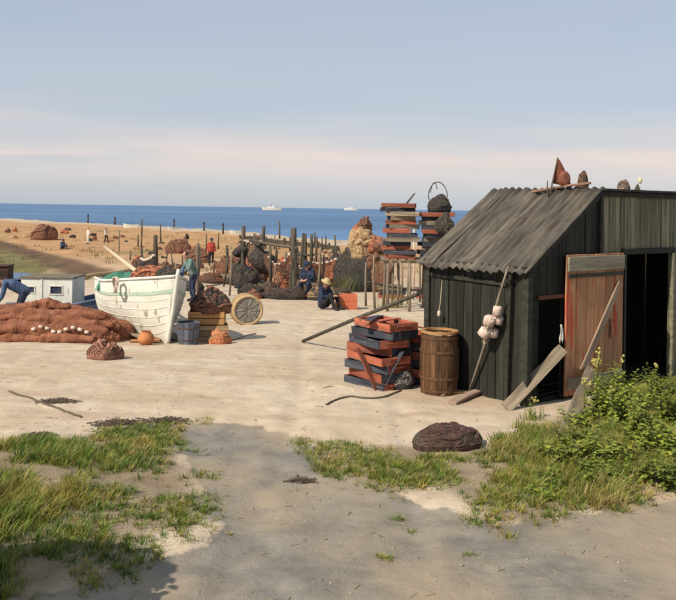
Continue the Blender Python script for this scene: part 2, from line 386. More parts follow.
    pr_ = N(nt, 'ShaderNodeMapRange', interpolation_type='SMOOTHSTEP'); pr_.inputs['From Min'].default_value = .78; pr_.inputs['From Max'].default_value = 1.02; k(pe.outputs[0], pr_.inputs['Value'])
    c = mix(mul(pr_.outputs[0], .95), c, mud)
    soil = ramp(mid, .3, (.085, .062, .035), .7, (.24, .18, .11))
    c = mix(mul(ca.outputs[1], .75), c, soil)
    k(c, b.inputs['Base Color'])
    rg = N(nt, 'ShaderNodeMapRange'); k(mul(ca.outputs[0], ramp(big, .4, (1, 1, 1), .6, (.35, .35, .35))), rg.inputs['Value']); rg.inputs['To Min'].default_value = .95; rg.inputs['To Max'].default_value = .52; k(rg.outputs[0], b.inputs['Roughness'])
    b.inputs['Specular IOR Level'].default_value = .35
    h = N(nt, 'ShaderNodeMath', operation='MULTIPLY_ADD'); k(mid, h.inputs[0]); h.inputs[1].default_value = .85; k(mul(fine, .18), h.inputs[2])
    foot = N(nt, 'ShaderNodeTexVoronoi', feature='SMOOTH_F1'); foot.inputs['Scale'].default_value = 3.4; k(pos, foot.inputs['Vector'])
    h2 = N(nt, 'ShaderNodeMath', operation='ADD'); k(h.outputs[0], h2.inputs[0]); k(mul(foot.outputs['Distance'], .8), h2.inputs[1])
    bp = N(nt, 'ShaderNodeBump'); bp.inputs['Strength'].default_value = .5; bp.inputs['Distance'].default_value = .10; k(h2.outputs[0], bp.inputs['Height']); k(bp.outputs[0], b.inputs['Normal'])
    return m
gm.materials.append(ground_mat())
struct(obj('ground', gm))

# sea and pond
def water_mat(name, c, sc_, bump, rough, spec, ratio):
    m = bpy.data.materials.new(name); m.use_nodes = True; nt = m.node_tree; k = nt.links.new; b = nt.nodes['Principled BSDF']
    geo = N(nt, 'ShaderNodeNewGeometry'); mp = N(nt, 'ShaderNodeMapping'); mp.inputs['Scale'].default_value = ratio; k(geo.outputs['Position'], mp.inputs[0])
    n = N(nt, 'ShaderNodeTexNoise'); n.inputs['Scale'].default_value = sc_; n.inputs['Detail'].default_value = 8; n.inputs['Roughness'].default_value = .62; k(mp.outputs[0], n.inputs['Vector'])
    mp2 = N(nt, 'ShaderNodeMapping'); mp2.inputs['Scale'].default_value = (.002, .012, 1); k(geo.outputs['Position'], mp2.inputs[0])
    n2 = N(nt, 'ShaderNodeTexNoise'); n2.inputs['Scale'].default_value = 1; n2.inputs['Detail'].default_value = 6; k(mp2.outputs[0], n2.inputs['Vector'])
    r = N(nt, 'ShaderNodeValToRGB'); e = r.color_ramp.elements; e[0].position = .35; e[0].color = (*[v * .75 for v in c], 1); e[1].position = .65; e[1].color = (*[v * 1.2 for v in c], 1)
    k(n2.outputs['Fac'], r.inputs[0]); k(r.outputs[0], b.inputs['Base Color'])
    b.inputs['Roughness'].default_value = rough; b.inputs['IOR'].default_value = 1.33; b.inputs['Specular IOR Level'].default_value = spec
    bp = N(nt, 'ShaderNodeBump'); bp.inputs['Strength'].default_value = bump; bp.inputs['Distance'].default_value = .6; k(n.outputs['Fac'], bp.inputs['Height']); k(bp.outputs[0], b.inputs['Normal'])
    return m
mb = MB(); mb.add([(-40000, 40, SEA), (40000, 40, SEA), (40000, 40000, SEA), (-40000, 40000, SEA)], [(0, 1, 2, 3)])
struct(mb.build('sea', water_mat('sea water', (.095, .175, .31), .35, .9, .5, .14, (.5, 1.3, 1))))
mb = MB(); mb.add([(-20.8 + 3.4 * math.cos(q * .2618), 46 + 3.4 * math.sin(q * .2618), -1.84) for q in range(24)], [tuple(range(24))])
struct(mb.build('pond_water', water_mat('pond water', (.05, .11, .22), 2.0, .3, .25, .25, (1, 1, 1))))

# ------------------------------------------------------------------ shed
SR = math.atan2(1.05, 1.37)
SO = Vector((2.36, 9.92, 0))
SRM = Matrix.Rotation(SR, 3, 'Z')
def SW(x, y, z): return SO + SRM @ Vector((x, y, z))
LA, LB, XR, ZE, ZT = 1.78, 4.1, 1.46, 1.70, 2.70
shed = thing('fishing_shed', 'dark tarred plank shed with a sloping corrugated roof and open doorway', 'shed', SO, SR)
def ztop(x): return min(ZE + (ZT - ZE) * x / XR, ZT) - .03
def board(par, name, m, x0, x1, z0, z1, face, proud=0, th=.024, z1b=None):
    """vertical board; face 'A' lies in x=0 spanning y, 'B' lies in y=0 spanning x"""
    mb = MB(); z1b = z1 if z1b is None else z1b
    cx = (x0 + x1) / 2; hw = (x1 - x0) / 2 - .004
    lo = z0 + 0
    vs = []
    for (s, zt) in ((-hw, z1), (hw, z1b)):
        for t in (-th / 2, th / 2):
            vs.append((s, t, 0)); vs.append((s, t, zt - lo))
    mb.add(vs, [(0, 1, 3, 2), (4, 6, 7, 5), (0, 4, 5, 1), (2, 3, 7, 6), (0, 2, 6, 4), (1, 5, 7, 3)])
    if face == 'B': return mb.build(name, m, par, loc=(cx, -proud, lo), rot=(rnd.uniform(-.004, .004), 0, rnd.uniform(-.012, .012)))
    return mb.build(name, m, par, loc=(-proud, cx, lo), rot=(0, rnd.uniform(-.004, .004), math.pi / 2 + rnd.uniform(-.012, .012)))
# front wall A (below the eave)
y = 0.03; i = 0
while y < LA - .02:
    w = min(rnd.uniform(.13, .18), LA - y)
    board(shed, 'board', M_TARL if i in (1, 2, 9) else M_TAR, y, y + w, -.04 + rnd.uniform(-.01, .01), ZE - .05, 'A', rnd.uniform(0, .006)); y += w; i += 1
# gable wall B
OPEN = [(.22, .66, 1.30), (2.06, 3.22, 1.83)]
x = 0.03
while x < LB:
    w = min(rnd.uniform(.11, .15), LB - x); x1 = x + w
    for (o0, o1, _) in OPEN:
        for e in (o0, o1):
            if x < e < x1 - .001 and e - x > .03: x1 = min(x1, e)
    zb = -.05
    for (o0, o1, oz) in OPEN:
        if x >= o0 - .031 and x1 <= o1 + .031: zb = oz
    mm = M_GABLE if x > 1.45 else M_TAR
    if x1 - x > .02: board(shed, 'board', mm, x, x1, zb, ztop(x), 'B', rnd.uniform(0, .008), z1b=ztop(x1))
    x = x1
# back and right walls, seen only through the doorway
for k in range(14): board(shed, 'board', M_TAR, .02 + k * .291, .02 + (k + 1) * .291, -.05, ztop(.02 + k * .291), 'B', -LA, z1b=ztop(.02 + (k + 1) * .291))
for k in range(6): board(shed, 'board', M_TAR, .03 + k * .29, .03 + (k + 1) * .29, -.05, ZT - .05, 'A', -LB)
for k in range(9): MB().box((LB / 2, .10 + k * .195, -.005 + rnd.uniform(-.003, .003)), (LB - .10, .188, .03)).build('floor_board', M_TAR, shed)
# frame pieces
def beam(name, a, b, w, h, m=M_BEAM, par=shed):
    a, b = Vector(a), Vector(b); d = b - a
    o = MB().box((0, 0, 0), (d.length, w, h)).build(name, m, par, loc=(a + b) / 2, rot=align(d, 'X').to_euler()); return bevel(o, .004, 1)
beam('corner_post', (-.028, -.028, -.05), (-.028, -.028, ZE - .06), .10, .09, M_TARL)
beam('wall_post', (-.035, .24, -.04), (-.035, .20, ZE - .08), .12, .05, M_TARL)
beam('wall_post', (-.03, LA - .05, -.04), (-.03, LA - .05, ZE - .06), .10, .05, M_TARL)
beam('wall_rail', (-.032, .3, 1.47), (-.032, LA - .12, 1.50), .035, .05, M_TARL)
beam('eave_beam', (-.03, -.02, ZE - .03), (-.03, LA + .02, ZE - .03), .06, .09)
beam('lintel', (1.98, -.03, 1.86), (3.32, -.03, 1.86), .05, .08, M_TAR)
beam('door_jamb', (2.03, -.035, -.05), (2.03, -.035, 1.82), .06, .05, M_TAR)
beam('door_jamb', (3.26, -.035, -.05), (3.26, -.035, 1.82), .08, .05, M_GABLE)
beam('opening_lintel', (.18, -.03, 1.32), (.70, -.03, 1.32), .04, .05, mat('reddish trim', (.10, .035, .02), (.16, .06, .03), VX, .8, .3))
beam('corner_post', (1.47, -.03, 1.86), (1.47, -.03, 2.64), .05, .07, M_TAR)
# corrugated roof: sheets run from ridge to eave
sl = math.atan2(ZT - ZE, XR); rl = math.hypot(XR, ZT - ZE)
def tin_sheet(w, l, pitch, amp, seed, drop=0):
    mb = MB(); nx = max(4, int(w / pitch * 10)); nl = 10; vs = []; fs = []
    for j in range(nl + 1):
        for i in range(nx + 1):
            yy = w * i / nx; t = j / nl
            e = 0
            if j == 0: e = .03 * fb(yy * 6, seed, 2)
            z = amp * math.sin(2 * math.pi * yy / pitch) + .012 * fb(yy * 2, t * 3, seed) + .02 * (1 - t) ** 3 * fb(yy * 5, seed * 3.1)
            vs.append((-drop + e + (l + drop) * t, yy, z))
    for j in range(nl):
        for i in range(nx):
            a = j * (nx + 1) + i; fs.append((a, a + 1, a + nx + 2, a + nx + 1))
    return mb.add(vs, fs)
ys = [-.09, .34, .78, 1.20, 1.55]; wd = [.50, .50, .48, .42, .34]
for k in range(5):
    me = tin_sheet(wd[k], rl + .17, .128, .020, k * 3.7 + 1, [.0, .05, .02, .06, .0][k]).mesh('roof_sheet', True, M_TIN)
    c, s = math.cos(sl), math.sin(sl)
    o = obj('roof_sheet', me, shed, loc=(-.17 * c - .0 * s, ys[k], ZE + .035 - .17 * s + (.008 if k % 2 else 0)), rot=(0, -sl, rnd.uniform(-.012, .012)))
    sd = o.modifiers.new('thick', 'SOLIDIFY'); sd.thickness = .004
# flat rear roof: felted boards with a fascia
for k in range(7):
    x0 = XR - .03 + k * .40
    MB().box((0, 0, 0), (.395, LA + .24, .03)).build('roof_board', mat('tarred roofing felt', (.02, .02, .018), (.055, .055, .045), (5, 5, 5), .9, .4), shed, loc=(x0 + .2, LA / 2, ZT + .012 + rnd.uniform(-.003, .003)), rot=(0, 0, 0))
beam('fascia', (XR - .05, -.045, ZT - .045), (LB + .15, -.045, ZT - .045), .03, .07, M_TAR)
beam('verge_board', (-.12, -.035, ZE - .10), (XR, -.035, ZT - .055), .025, .075, M_TAR)

# the door, swung right back against the wall
door = thing('plank_door', 'worn brown plank door with red paint streaks, swung back against the shed', 'door', SW(1.93, -.075, .03), SR)
dw, dh = 1.26, 1.82
for k in range(6):
    w = dw / 6
    o = MB().box((0, 0, dh / 2), (w - .006, .026, dh + rnd.uniform(-.012, .012))).build('plank', M_DOOR, door, loc=(-dw + w * (k + .5), rnd.uniform(-.003, .003), 0), rot=(0, rnd.uniform(-.004, .004), 0)); bevel(o, .003, 1)
o = MB().box((-dw / 2, -.03, 1.70), (dw - .02, .03, .19)).build('top_ledge', M_DOORG, door); bevel(o, .004, 1)
o = MB().box((-dw / 2, -.028, 1.545), (dw - .06, .024, .045)).build('strap_hinge', M_BEAM, door)
o = MB().box((-dw / 2, -.028, .15), (dw - .05, .03, .15)).build('bottom_ledge', M_DOORG, door); bevel(o, .004, 1)
a, b = Vector((-.93, -.032, .30)), Vector((-.10, -.032, 1.42))
o = MB().box((0, 0, 0), ((b - a).length, .028, .10)).build('brace', mat('brace wood', (.20, .14, .095), (.38, .28, .20), VX, .8, .4), door, loc=(a + b) / 2, rot=align(b - a, 'X').to_euler()); bevel(o, .004, 1)
mb = MB(); mb.tube([(-.30, -.045, .88), (-.30, -.075, .86), (-.30, -.075, .74), (-.30, -.045, .72)], .009, 6); mb.box((-.30, -.018, .80), (.04, .008, .26)); mb.build('handle', M_RUST, door)

# things leaning on and standing by the shed
def plank(name, label, cat, a, b, w, th, m, group=None, tw=0):
    a, b = Vector(a), Vector(b); d = b - a
    mb = MB(); n = 10; vs = []; fs = []
    for i in range(n + 1):
        t = i / n; bow = .012 * math.sin(t * math.pi)
        e = .015 * fb(t * 5, w * 9, a.x)
        for (yy, zz) in ((-w / 2, -th / 2), (w / 2 + e, -th / 2), (w / 2 + e, th / 2), (-w / 2, th / 2)): vs.append((d.length * (t - .5), yy, zz + bow))
    for i in range(n):
        for k in range(4): fs.append((i * 4 + k, i * 4 + (k + 1) % 4, i * 4 + 4 + (k + 1) % 4, i * 4 + 4 + k))
    fs += [(0, 3, 2, 1), (n * 4, n * 4 + 1, n * 4 + 2, n * 4 + 3)]
    mb.add(vs, fs)
    o = mb.build(name, m, None, loc=(a + b) / 2, rot=(align(d, 'X') @ Matrix.Rotation(tw, 3, 'X')).to_euler()); bevel(o, .004, 1)
    return tag(o, label, cat, group)
g = G(506, 411); plank('leaning_plank', 'grey brown plank leaning across the low dark opening of the shed', 'plank', g + Vector((0, 0, .03)), SW(.60, -.10, .66), .15, .03, M_OLD, tw=.9)
g = G(562, 441); plank('leaning_plank', 'short narrow plank propped against the foot of the brown door', 'plank', g + Vector((0, 0, .02)), SW(1.13, -.16, .36), .13, .03, M_OLD, tw=.5)
# dan buoy: pole with cork floats
pb = G(468, 394); ptop = SW(-.20, .12, 1.72)
dan = thing('buoy_pole', 'thin buoy pole strung with pale cork floats, leaning on the shed eave', 'buoy', pb)
d = ptop - pb
MB().tube([Vector((0, 0, 0)) + d * t + Vector((.01 * math.sin(t * 5), 0, 0)) for t in [i / 8 for i in range(9)]], [.011, .013, .015, .016, .017, .017, .016, .015, .013], 7).build('pole', M_OLDZ, dan, True)
for t, dx, dy, r in ((.50, -.055, -.05, .075), (.50, .06, -.03, .07), (.59, -.04, -.05, .075), (.60, .07, -.02, .07), (.67, .02, -.045, .055), (.55, .01, .06, .05)):
    mb = MB(); mb.tube([(0, 0, -.055), (0, 0, -.045), (0, 0, .045), (0, 0, .055)], [r * .8, r, r, r * .8], 12)
    q = d.to_track_quat('Z', 'Y').to_matrix()
    mb.build('float', M_CORK, dan, True, loc=d * t + Vector((dx, dy, 0)), rot=(q @ rotm(rnd.uniform(-.25, .25), rnd.uniform(-.25, .25), 0)).to_euler())
MB().ball(d * .43, (.028, .028, .05)).build('knot', M_ROPEL, dan, True)
MB().tube([d * .7 + Vector((0, -.01, 0)), d * .66 + Vector((-.03, -.09, 0)), d * .55 + Vector((-.06, -.13, -.02)), d * .46 + Vector((-.01, -.06, 0)), d * .43], .006, 5).build('lashing', M_ROPEL, dan, True)
# paddle-like boards lying at its foot
g1, g2 = G(452, 405), G(482, 394)
plank('driftwood_board', 'weathered pinkish board lying on the sand below the cork floats', 'board', g1 + Vector((0, 0, .02)), g2 + Vector((0, 0, .05)), .12, .035, mat('pinkish driftwood', (.30, .20, .15), (.45, .33, .26), VX, .85, .4))
g1, g2 = G(440, 396), G(468, 393)
plank('driftwood_board', 'pale sandy board lying flat beside the barrel foot', 'board', g1 + Vector((0, 0, .015)), g2 + Vector((0, 0, .02)), .10, .025, M_CRATE)

# barrel
bp_ = SW(-.34, 1.17, 0); bp_.z = gz(bp_.x, bp_.y)
def barrel(loc, h, r0, r1, nst, label, rz=0):
    t = thing('barrel', label, 'barrel', loc, rz)
    th = .022
    for k in range(nst):
        q0 = 2 * math.pi * k / nst + .008; q1 = 2 * math.pi * (k + 1) / nst - .008
        mb = MB(); vs = []; fs = []; n = 8; hh = h + rnd.uniform(-.012, .008)
        for i in range(n + 1):
            t_ = i / n; r = r0 + (r1 - r0) * math.sin(math.pi * t_)
            for (q, rr) in ((q0, r), (q1, r), (q1, r - th), (q0, r - th)): vs.append((rr * math.cos(q), rr * math.sin(q), hh * t_ - .02))
        for i in range(n):
            for j in range(4): fs.append((i * 4 + j, i * 4 + (j + 1) % 4, i * 4 + 4 + (j + 1) % 4, i * 4 + 4 + j))
        fs += [(3, 2, 1, 0), (n * 4, n * 4 + 1, n * 4 + 2, n * 4 + 3)]
        mb.add(vs, fs).build('stave', M_BARREL, t)
    for f in (.08, .28, .70, .92):
        r = r0 + (r1 - r0) * math.sin(math.pi * f) + .003; mb = MB(); n = 28; vs = []; fs = []
        for i in range(n):
            q = 2 * math.pi * i / n
            for (rr, z) in ((r, -.018), (r + .004, -.018), (r + .004, .018), (r, .018)): vs.append((rr * math.cos(q), rr * math.sin(q), h * f + z))
        for i in range(n):
            for j in range(4): fs.append((i * 4 + j, i * 4 + (j + 1) % 4, ((i + 1) % n) * 4 + (j + 1) % 4, ((i + 1) % n) * 4 + j))
        mb.add(vs, fs).build('hoop', M_RUST, t)
    mb = MB(); mb.tube([(0, 0, h - .06), (0, 0, h - .04)], r0 - .02, 24); mb.build('lid', M_CRATE, t)
    mb = MB(); n = 28; vs = []; fs = []
    for i in range(n):
        q = 2 * math.pi * i / n
        for (rr, z) in ((r0 - .03, h + .0), (r0 + .012, h + .0), (r0 + .012, h + .03), (r0 - .03, h + .03)): vs.append((rr * math.cos(q), rr * math.sin(q), z - .012))
    for i in range(n):
        for j in range(4): fs.append((i * 4 + j, i * 4 + (j + 1) % 4, ((i + 1) % n) * 4 + (j + 1) % 4, ((i + 1) % n) * 4 + j))
    mb.add(vs, fs).build('rim', mat('orange brown rim', (.30, .15, .06), (.42, .24, .11), (20, 20, 20), .8, .3), t)
    return t
barrel(bp_, .82, .235, .26, 20, 'brown wooden stave barrel with iron hoops standing by the shed wall')
# cord hanging above the barrel
c0 = SW(-.06, 1.42, 1.44)
cord = thing('hanging_cord', 'thin pale cord with a cork end hanging on the shed wall above the barrel', 'cord', c0, SR)
MB().tube([(0, 0, 0), (-.01, .005, -.15), (-.03, -.005, -.3), (-.06, -.01, -.42)], .005, 5).build('line', M_ROPEL, cord)
MB().tube([(-.06, -.01, -.42), (-.06, -.01, -.43), (-.06, -.01, -.49), (-.06, -.01, -.50)], [.012, .024, .024, .012], 10).build('cork', M_CORK, cord, True)
MB().tube([(.03, 0, .0), (-.02, 0, .005)], .005, 5).build('nail', M_RUST, cord)
# rag on the leaning plank
rg0 = SW(.60, -.05, .96)
mb = MB(); vs = []; fs = []; n = 10
for j in range(n + 1):
    for i in range(n + 1):
        u, t = i / n - .5, j / n
        w = .035 + .075 * t - .05 * max(0, t - .8)
        vs.append((u * w + .012 * math.sin(t * 4), -.012 - .018 * math.sin(u * 11 + t) * t - .015 * t, -t * (.21 + .03 * math.sin(u * 8))))
for j in range(n):
    for i in range(n): a = j * (n + 1) + i; fs.append((a, a + 1, a + n + 2, a + n + 1))
o = mb.add(vs, fs).build('cloth_rag', M_PALE, None, True, loc=rg0, rot=(0, 0, SR)); o.modifiers.new('t', 'SOLIDIFY').thickness = .005
tag(o, 'small pale rag hanging at the edge of the low dark opening', 'rag')

# things on the shed roof
def flag_float():
    p = SW(1.30, .62, 2.66)
    t = thing('marker_flag', 'dark rust brown pennant with a round rusty float on a stick above the roof', 'flag', p)
    top = Vector((.05, 0, .50))
    MB().tube([(-.06, 0, -.10), (-.02, 0, .15), top], [.014, .012, .009], 7).build('stick', M_POST, t, True)
    mb = MB(); vs = []; fs = []; n = 10
    for j in range(n + 1):
        for i in range(n + 1):
            u, v = i / n, j / n
            wv = .03 * math.sin(u * 6 + v * 2)
            a = Vector((-.012, 0, .14)).lerp(top, v); wdt = .27 * (1 - v) ** .85 + .004
            vs.append((a.x + u * wdt, wv * (1 - v), a.z - u * .05 * (1 - v)))
    for j in range(n):
        for i in range(n): a = j * (n + 1) + i; fs.append((a, a + 1, a + n + 2, a + n + 1))
    o = mb.add(vs, fs).build('pennant', mat('brown pennant cloth', (.10, .032, .02), (.20, .07, .042), (8, 8, 8), .9, .4), t, True); o.modifiers.new('t', 'SOLIDIFY').thickness = .006
    MB().ball((.135, -.05, .20), (.085, .05, .115), 16, 10).build('float', mat('rusty orange float', (.09, .032, .02), (.22, .08, .045), (9, 9, 9), .8, .4), t, True)
    MB().tube([(-.06, 0, -.06), (-.09, .0, .08), (-.085, 0, .18)], [.016, .012, .006], 6).build('prong', M_POST, t, True)
flag_float()
def roll(pts, rad, seed, n=14, sub=3):
    """gathered rope of cloth or netting with lengthwise wrinkles, thin at both ends"""
    Q = []
    m_ = len(pts)
    for i in range(m_ - 1):
        for j in range(sub):
            t = j / sub; a, b, c, d = pts[max(i - 1, 0)], pts[i], pts[i + 1], pts[min(i + 2, m_ - 1)]
            Q.append(.5 * ((2 * b) + (c - a) * t + (2 * a - 5 * b + 4 * c - d) * t * t + (3 * b - a - 3 * c + d) * t ** 3))
    Q.append(pts[-1]); N_ = len(Q)
    mb = MB(); mb.tube(Q, [rad * max(.12, math.sin(math.pi * (.04 + .92 * i / (N_ - 1))) ** .45) * (1 + .22 * fb(i * .35, seed, 1, 2)) for i in range(N_)], n)
    out = []
    for idx, v in enumerate(mb.v):
        i, k = divmod(idx, n); c = Q[min(i, N_ - 1)]; d = Vector(v) - c; a = 2 * math.pi * k / n
        f = 1 + .22 * abs(math.sin(a * 2.5 + i * .12 + seed + 1.2 * fb(i * .15, a * .3, seed, 2))) - .08 + .10 * fb(math.cos(a) * 2 + i * .3, math.sin(a) * 2, seed, 2)
        out.append(tuple(c + Vector((d.x * f, d.y * f, d.z * f * .85))))
    mb.v = out; return mb
def lump(name, label, cat, loc, w, d, h, m, seed, rot=0, amp=.22, base=True, res=(40, 18), sink=.03, group=None, parent=None, pw=.55, follow=True, fold=.06, twine=None, ntw=40, rtw=.012, freq=1.0, rolls=None, rr=.085):
    """rounded draped heap that meets the ground all round, with loose twine lying over it"""
    nr, na = res[1], res[0]; vs = []; fs = []
    loc = Vector(loc); S = max(w, d); K = 3.2 / S * freq; fd = seed * 1.7
    def surf(r, q):
        e = 1 + amp * .8 * fb(math.cos(q) * .9 + seed, math.sin(q) * .9, seed * 2.3, 2)
        x, y = w / 2 * r * math.cos(q) * e, d / 2 * r * math.sin(q) * e
        pr = max(0, 1 - r ** 2.4) ** pw
        n1 = max(-1, min(1, fb(x * K + seed, y * K, seed, 2)))
        wv = fb(x * K * .8, y * K * .8 + seed, seed * 3, 2)
        f1 = abs(math.sin(K * 2.1 * (x * math.cos(fd) + y * math.sin(fd)) + 2.6 * wv)); f2 = abs(math.sin(K * 4.3 * (y * math.cos(fd) - x * math.sin(fd)) + 3.1 * wv + 1))
        f3 = fb(x * K * 5, y * K * 5, seed, 3)
        z = h * pr * (.92 + .22 * amp * 4 * n1 * .5) + h * (1 - r ** 5) * (fold * 2.2 * (f1 - .6) + fold * (f2 - .6) + fold * .22 * f3)
        b = 1 + .10 * math.sin(pr * 3.1) + fold * .8 * (f1 - .5) * r     # bulging flanks
        z = max(z, .0)
        if r > .97: z = -sink
        if follow:
            wx = loc.x + x * b * math.cos(rot) - y * b * math.sin(rot); wy = loc.y + x * b * math.sin(rot) + y * b * math.cos(rot)
            z += gz(wx, wy) - loc.z
        return Vector((x * b, y * b, z))
    for j in range(nr + 1):
        r = (j / nr) ** .8
        for i in range(na): vs.append(surf(r, 2 * math.pi * i / na))
    for j in range(nr):
        for i in range(na):
            a, b = j * na + i, j * na + (i + 1) % na; c, d_ = (j + 1) * na + (i + 1) % na, (j + 1) * na + i
            fs.append((a, d_, c, b) if j else (a, d_, c))
    if base: fs.append(tuple(nr * na + i for i in range(na))[::-1])
    o = MB().add(vs, fs).build(name, m, parent, True, loc=loc if parent is None else loc, rot=(0, 0, rot))
    if label: tag(o, label, cat, group)
    if rolls is None: rolls = 12 if twine else 0
    for k in range(rolls):
        q = rnd.uniform(0, 6.28); r = rnd.uniform(.25, .85); dq = rnd.choice((-1, 1)) * rnd.uniform(.10, .26); dr = rnd.uniform(-.06, .04); pts = []; rad = h * rr * rnd.uniform(.7, 1.25)
        for t in range(13):
            p = surf(min(r, .93), q); p.z += rad * .12; pts.append(p); q += dq * rnd.uniform(.7, 1.3); r = min(.93, max(.08, r + dr + rnd.uniform(-.03, .03)))
        roll(pts, rad, seed + k * 1.37).build('fold', m, o, True)
    if twine:
        mb = MB()
        for k in range(ntw):
            q = rnd.uniform(0, 6.28); r = rnd.uniform(.1, .95); dq = rnd.uniform(-.22, .22); dr = rnd.uniform(-.07, .07); pts = []
            for t in range(rnd.randint(5, 9)):
                p = surf(min(r, .96), q); p.z += rtw * .5 + (.3 * rtw * (t % 2)); pts.append(p); q += dq + rnd.uniform(-.1, .1); r = min(.96, max(.03, r + dr + rnd.uniform(-.03, .03)))
            mb.tube(pts, rtw * rnd.uniform(.6, 1.2), 5)
        nn = 22
        for sg in (-1, 1):
            for k in range(nn):
                pts = []
                for t in range(15):
                    r = .08 + .88 * t / 14; q = 2 * math.pi * k / nn + sg * 1.5 * r + .08 * fb(k * .7, t * .4, seed, 2); p = surf(r, q); p.z += rtw * .35 + .02 * h; p.x *= 1.02; p.y *= 1.02; pts.append(p)
                mb.tube(pts, rtw * .42, 4)
        tw = mb.build('twine', twine, o if parent is None else o, True); tw['kind'] = 'stuff'
    return o
def hang(name, label, cat, top, w, d, h, m, seed, twine=None, ntw=40, rtw=.014, na=44, nr=26):
    """slack bundle of netting hung from its upper end: gathered top, bellied foot, vertical folds"""
    top = Vector(top); vs = []; fs = []
    def surf(t, q):
        r = (.22 + .78 * ss(0, .55, t)) * max(0, 1 - max(0, (t - .55) / .45) ** 2.6) ** .5 if t < 1 else 0
        f = 1 + .16 * abs(math.sin(q * 3.5 + seed + 1.5 * fb(q, t * 2, seed, 2))) + .10 * fb(math.cos(q) * 2, math.sin(q) * 2 + t * 3, seed, 3)
        lean = .12 * w * math.sin(t * 3 + seed)
        return Vector((w / 2 * r * f * math.cos(q) + lean, d / 2 * r * f * math.sin(q), -h * t * (1 + .06 * math.sin(q * 2 + seed))))
    for j in range(nr + 1):
        for i in range(na): vs.append(surf(j / nr, 2 * math.pi * i / na))
    for j in range(nr):
        for i in range(na):
            a, b = j * na + i, j * na + (i + 1) % na; fs.append((b, a, a + na, b + na))
    fs.append(tuple(range(na)))
    o = tag(MB().add(vs, fs).build(name, m, None, True, loc=top), label, cat)
    if twine:
        mb = MB()
        for k in range(ntw):
            q = rnd.uniform(0, 6.28); t = rnd.uniform(.02, .8); pts = []
            for i in range(rnd.randint(5, 9)):
                p = surf(min(t, .97), q); p.x *= 1.03; p.y *= 1.03; pts.append(p); q += rnd.uniform(-.22, .22); t += rnd.uniform(-.02, .08)
            mb.tube(pts, rtw * rnd.uniform(.6, 1.2), 5)
        tw = mb.build('twine', twine, o, True); tw['kind'] = 'stuff'
    return o
def hump(x, y): return SW(x, y, ZT + .027)
mk = lambda nm, lb, x, y, w, h, m, sd: lump(nm, lb, 'net bundle', hump(x, y), w, w * .8, h, m, sd, amp=.3, follow=False, sink=.0, res=(26, 14), pw=.75, twine=M_ROPE, ntw=9, rtw=.006, rolls=5, rr=.06)
mk('net_bundle', 'upright brownish pink bundle on the roof edge at the top of the slope', 1.60, .35, .15, .25, M_NETB, 3.1)
mk('net_bundle', 'small grey pink bundle on the flat roof right of centre', 2.50, .30, .16, .16, mat('grey pink cloth', (.22, .15, .12), (.36, .26, .22), (14, 14, 14), .9, .5), 5.7)
mk('net_bundle', 'tiny green bundle low on the flat roof', 2.86, .30, .07, .10, M_TARP, 8.8)
plank('roof_batten', 'thin reddish batten lying along the top of the corrugated roof', 'batten', SW(1.30, 1.0, 2.68), SW(1.44, .12, 2.80), .06, .03, mat('reddish batten', (.20, .11, .07), (.32, .19, .13), VX, .8, .3))
mb = MB(); q = SW(2.80, .22, ZT + .027); mb.tube([(0, 0, 0), (0, 0, .12)], [.006, .005], 6); mb.ball((0, 0, .155), (.028, .028, .05), 9, 7)
tag(mb.build('stick_float', mat('yellowish float', (.45, .40, .25), (.6, .55, .38), (9, 9, 9), .8, .3), None, True, loc=q), 'small yellowish float on a stick at the right end of the roof', 'float')

# ------------------------------------------------------------------ trays, crates
def tray_mesh_set(l, w, h):
    th = .018; S = {}
    S['side'] = MB().box((0, 0, 0), (l, th, h), jit=.007); S['end'] = MB().box((0, 0, 0), (th, w - 2 * th - .002, h), jit=.006)
    S['slat'] = MB().box((0, 0, 0), (l - .01, (w - 2 * th) / 4 - .012, .012)); S['handle'] = MB().box((0, 0, 0), (th * 1.3, w * .5, .025))
    return S
TRAYC = {}
def tray(label, loc, rot, l, w, h, ms, me, group, name='fish_tray', cat='tray'):
    key = (l, w, h, ms.name, me.name)
    if key not in TRAYC:
        S = tray_mesh_set(l, w, h)
        TRAYC[key] = {k: v.mesh(k, False, me if k in ('end', 'handle') else ms) for k, v in S.items()}
    D = TRAYC[key]; t = thing(name, label, cat, loc, rot, group)
    for s in (-1, 1):
        obj('side_board', D['side'], t, loc=(0, s * (w / 2 - .009), h / 2)); obj('end_board', D['end'], t, loc=(s * (l / 2 - .009), 0, h / 2))
        obj('handle', D['handle'], t, loc=(s * (l / 2 + .012), 0, h * .72))
    for k in range(4): obj('slat', D['slat'], t, loc=(0, (k - 1.5) * (w - .036) / 4, .008))
    return t
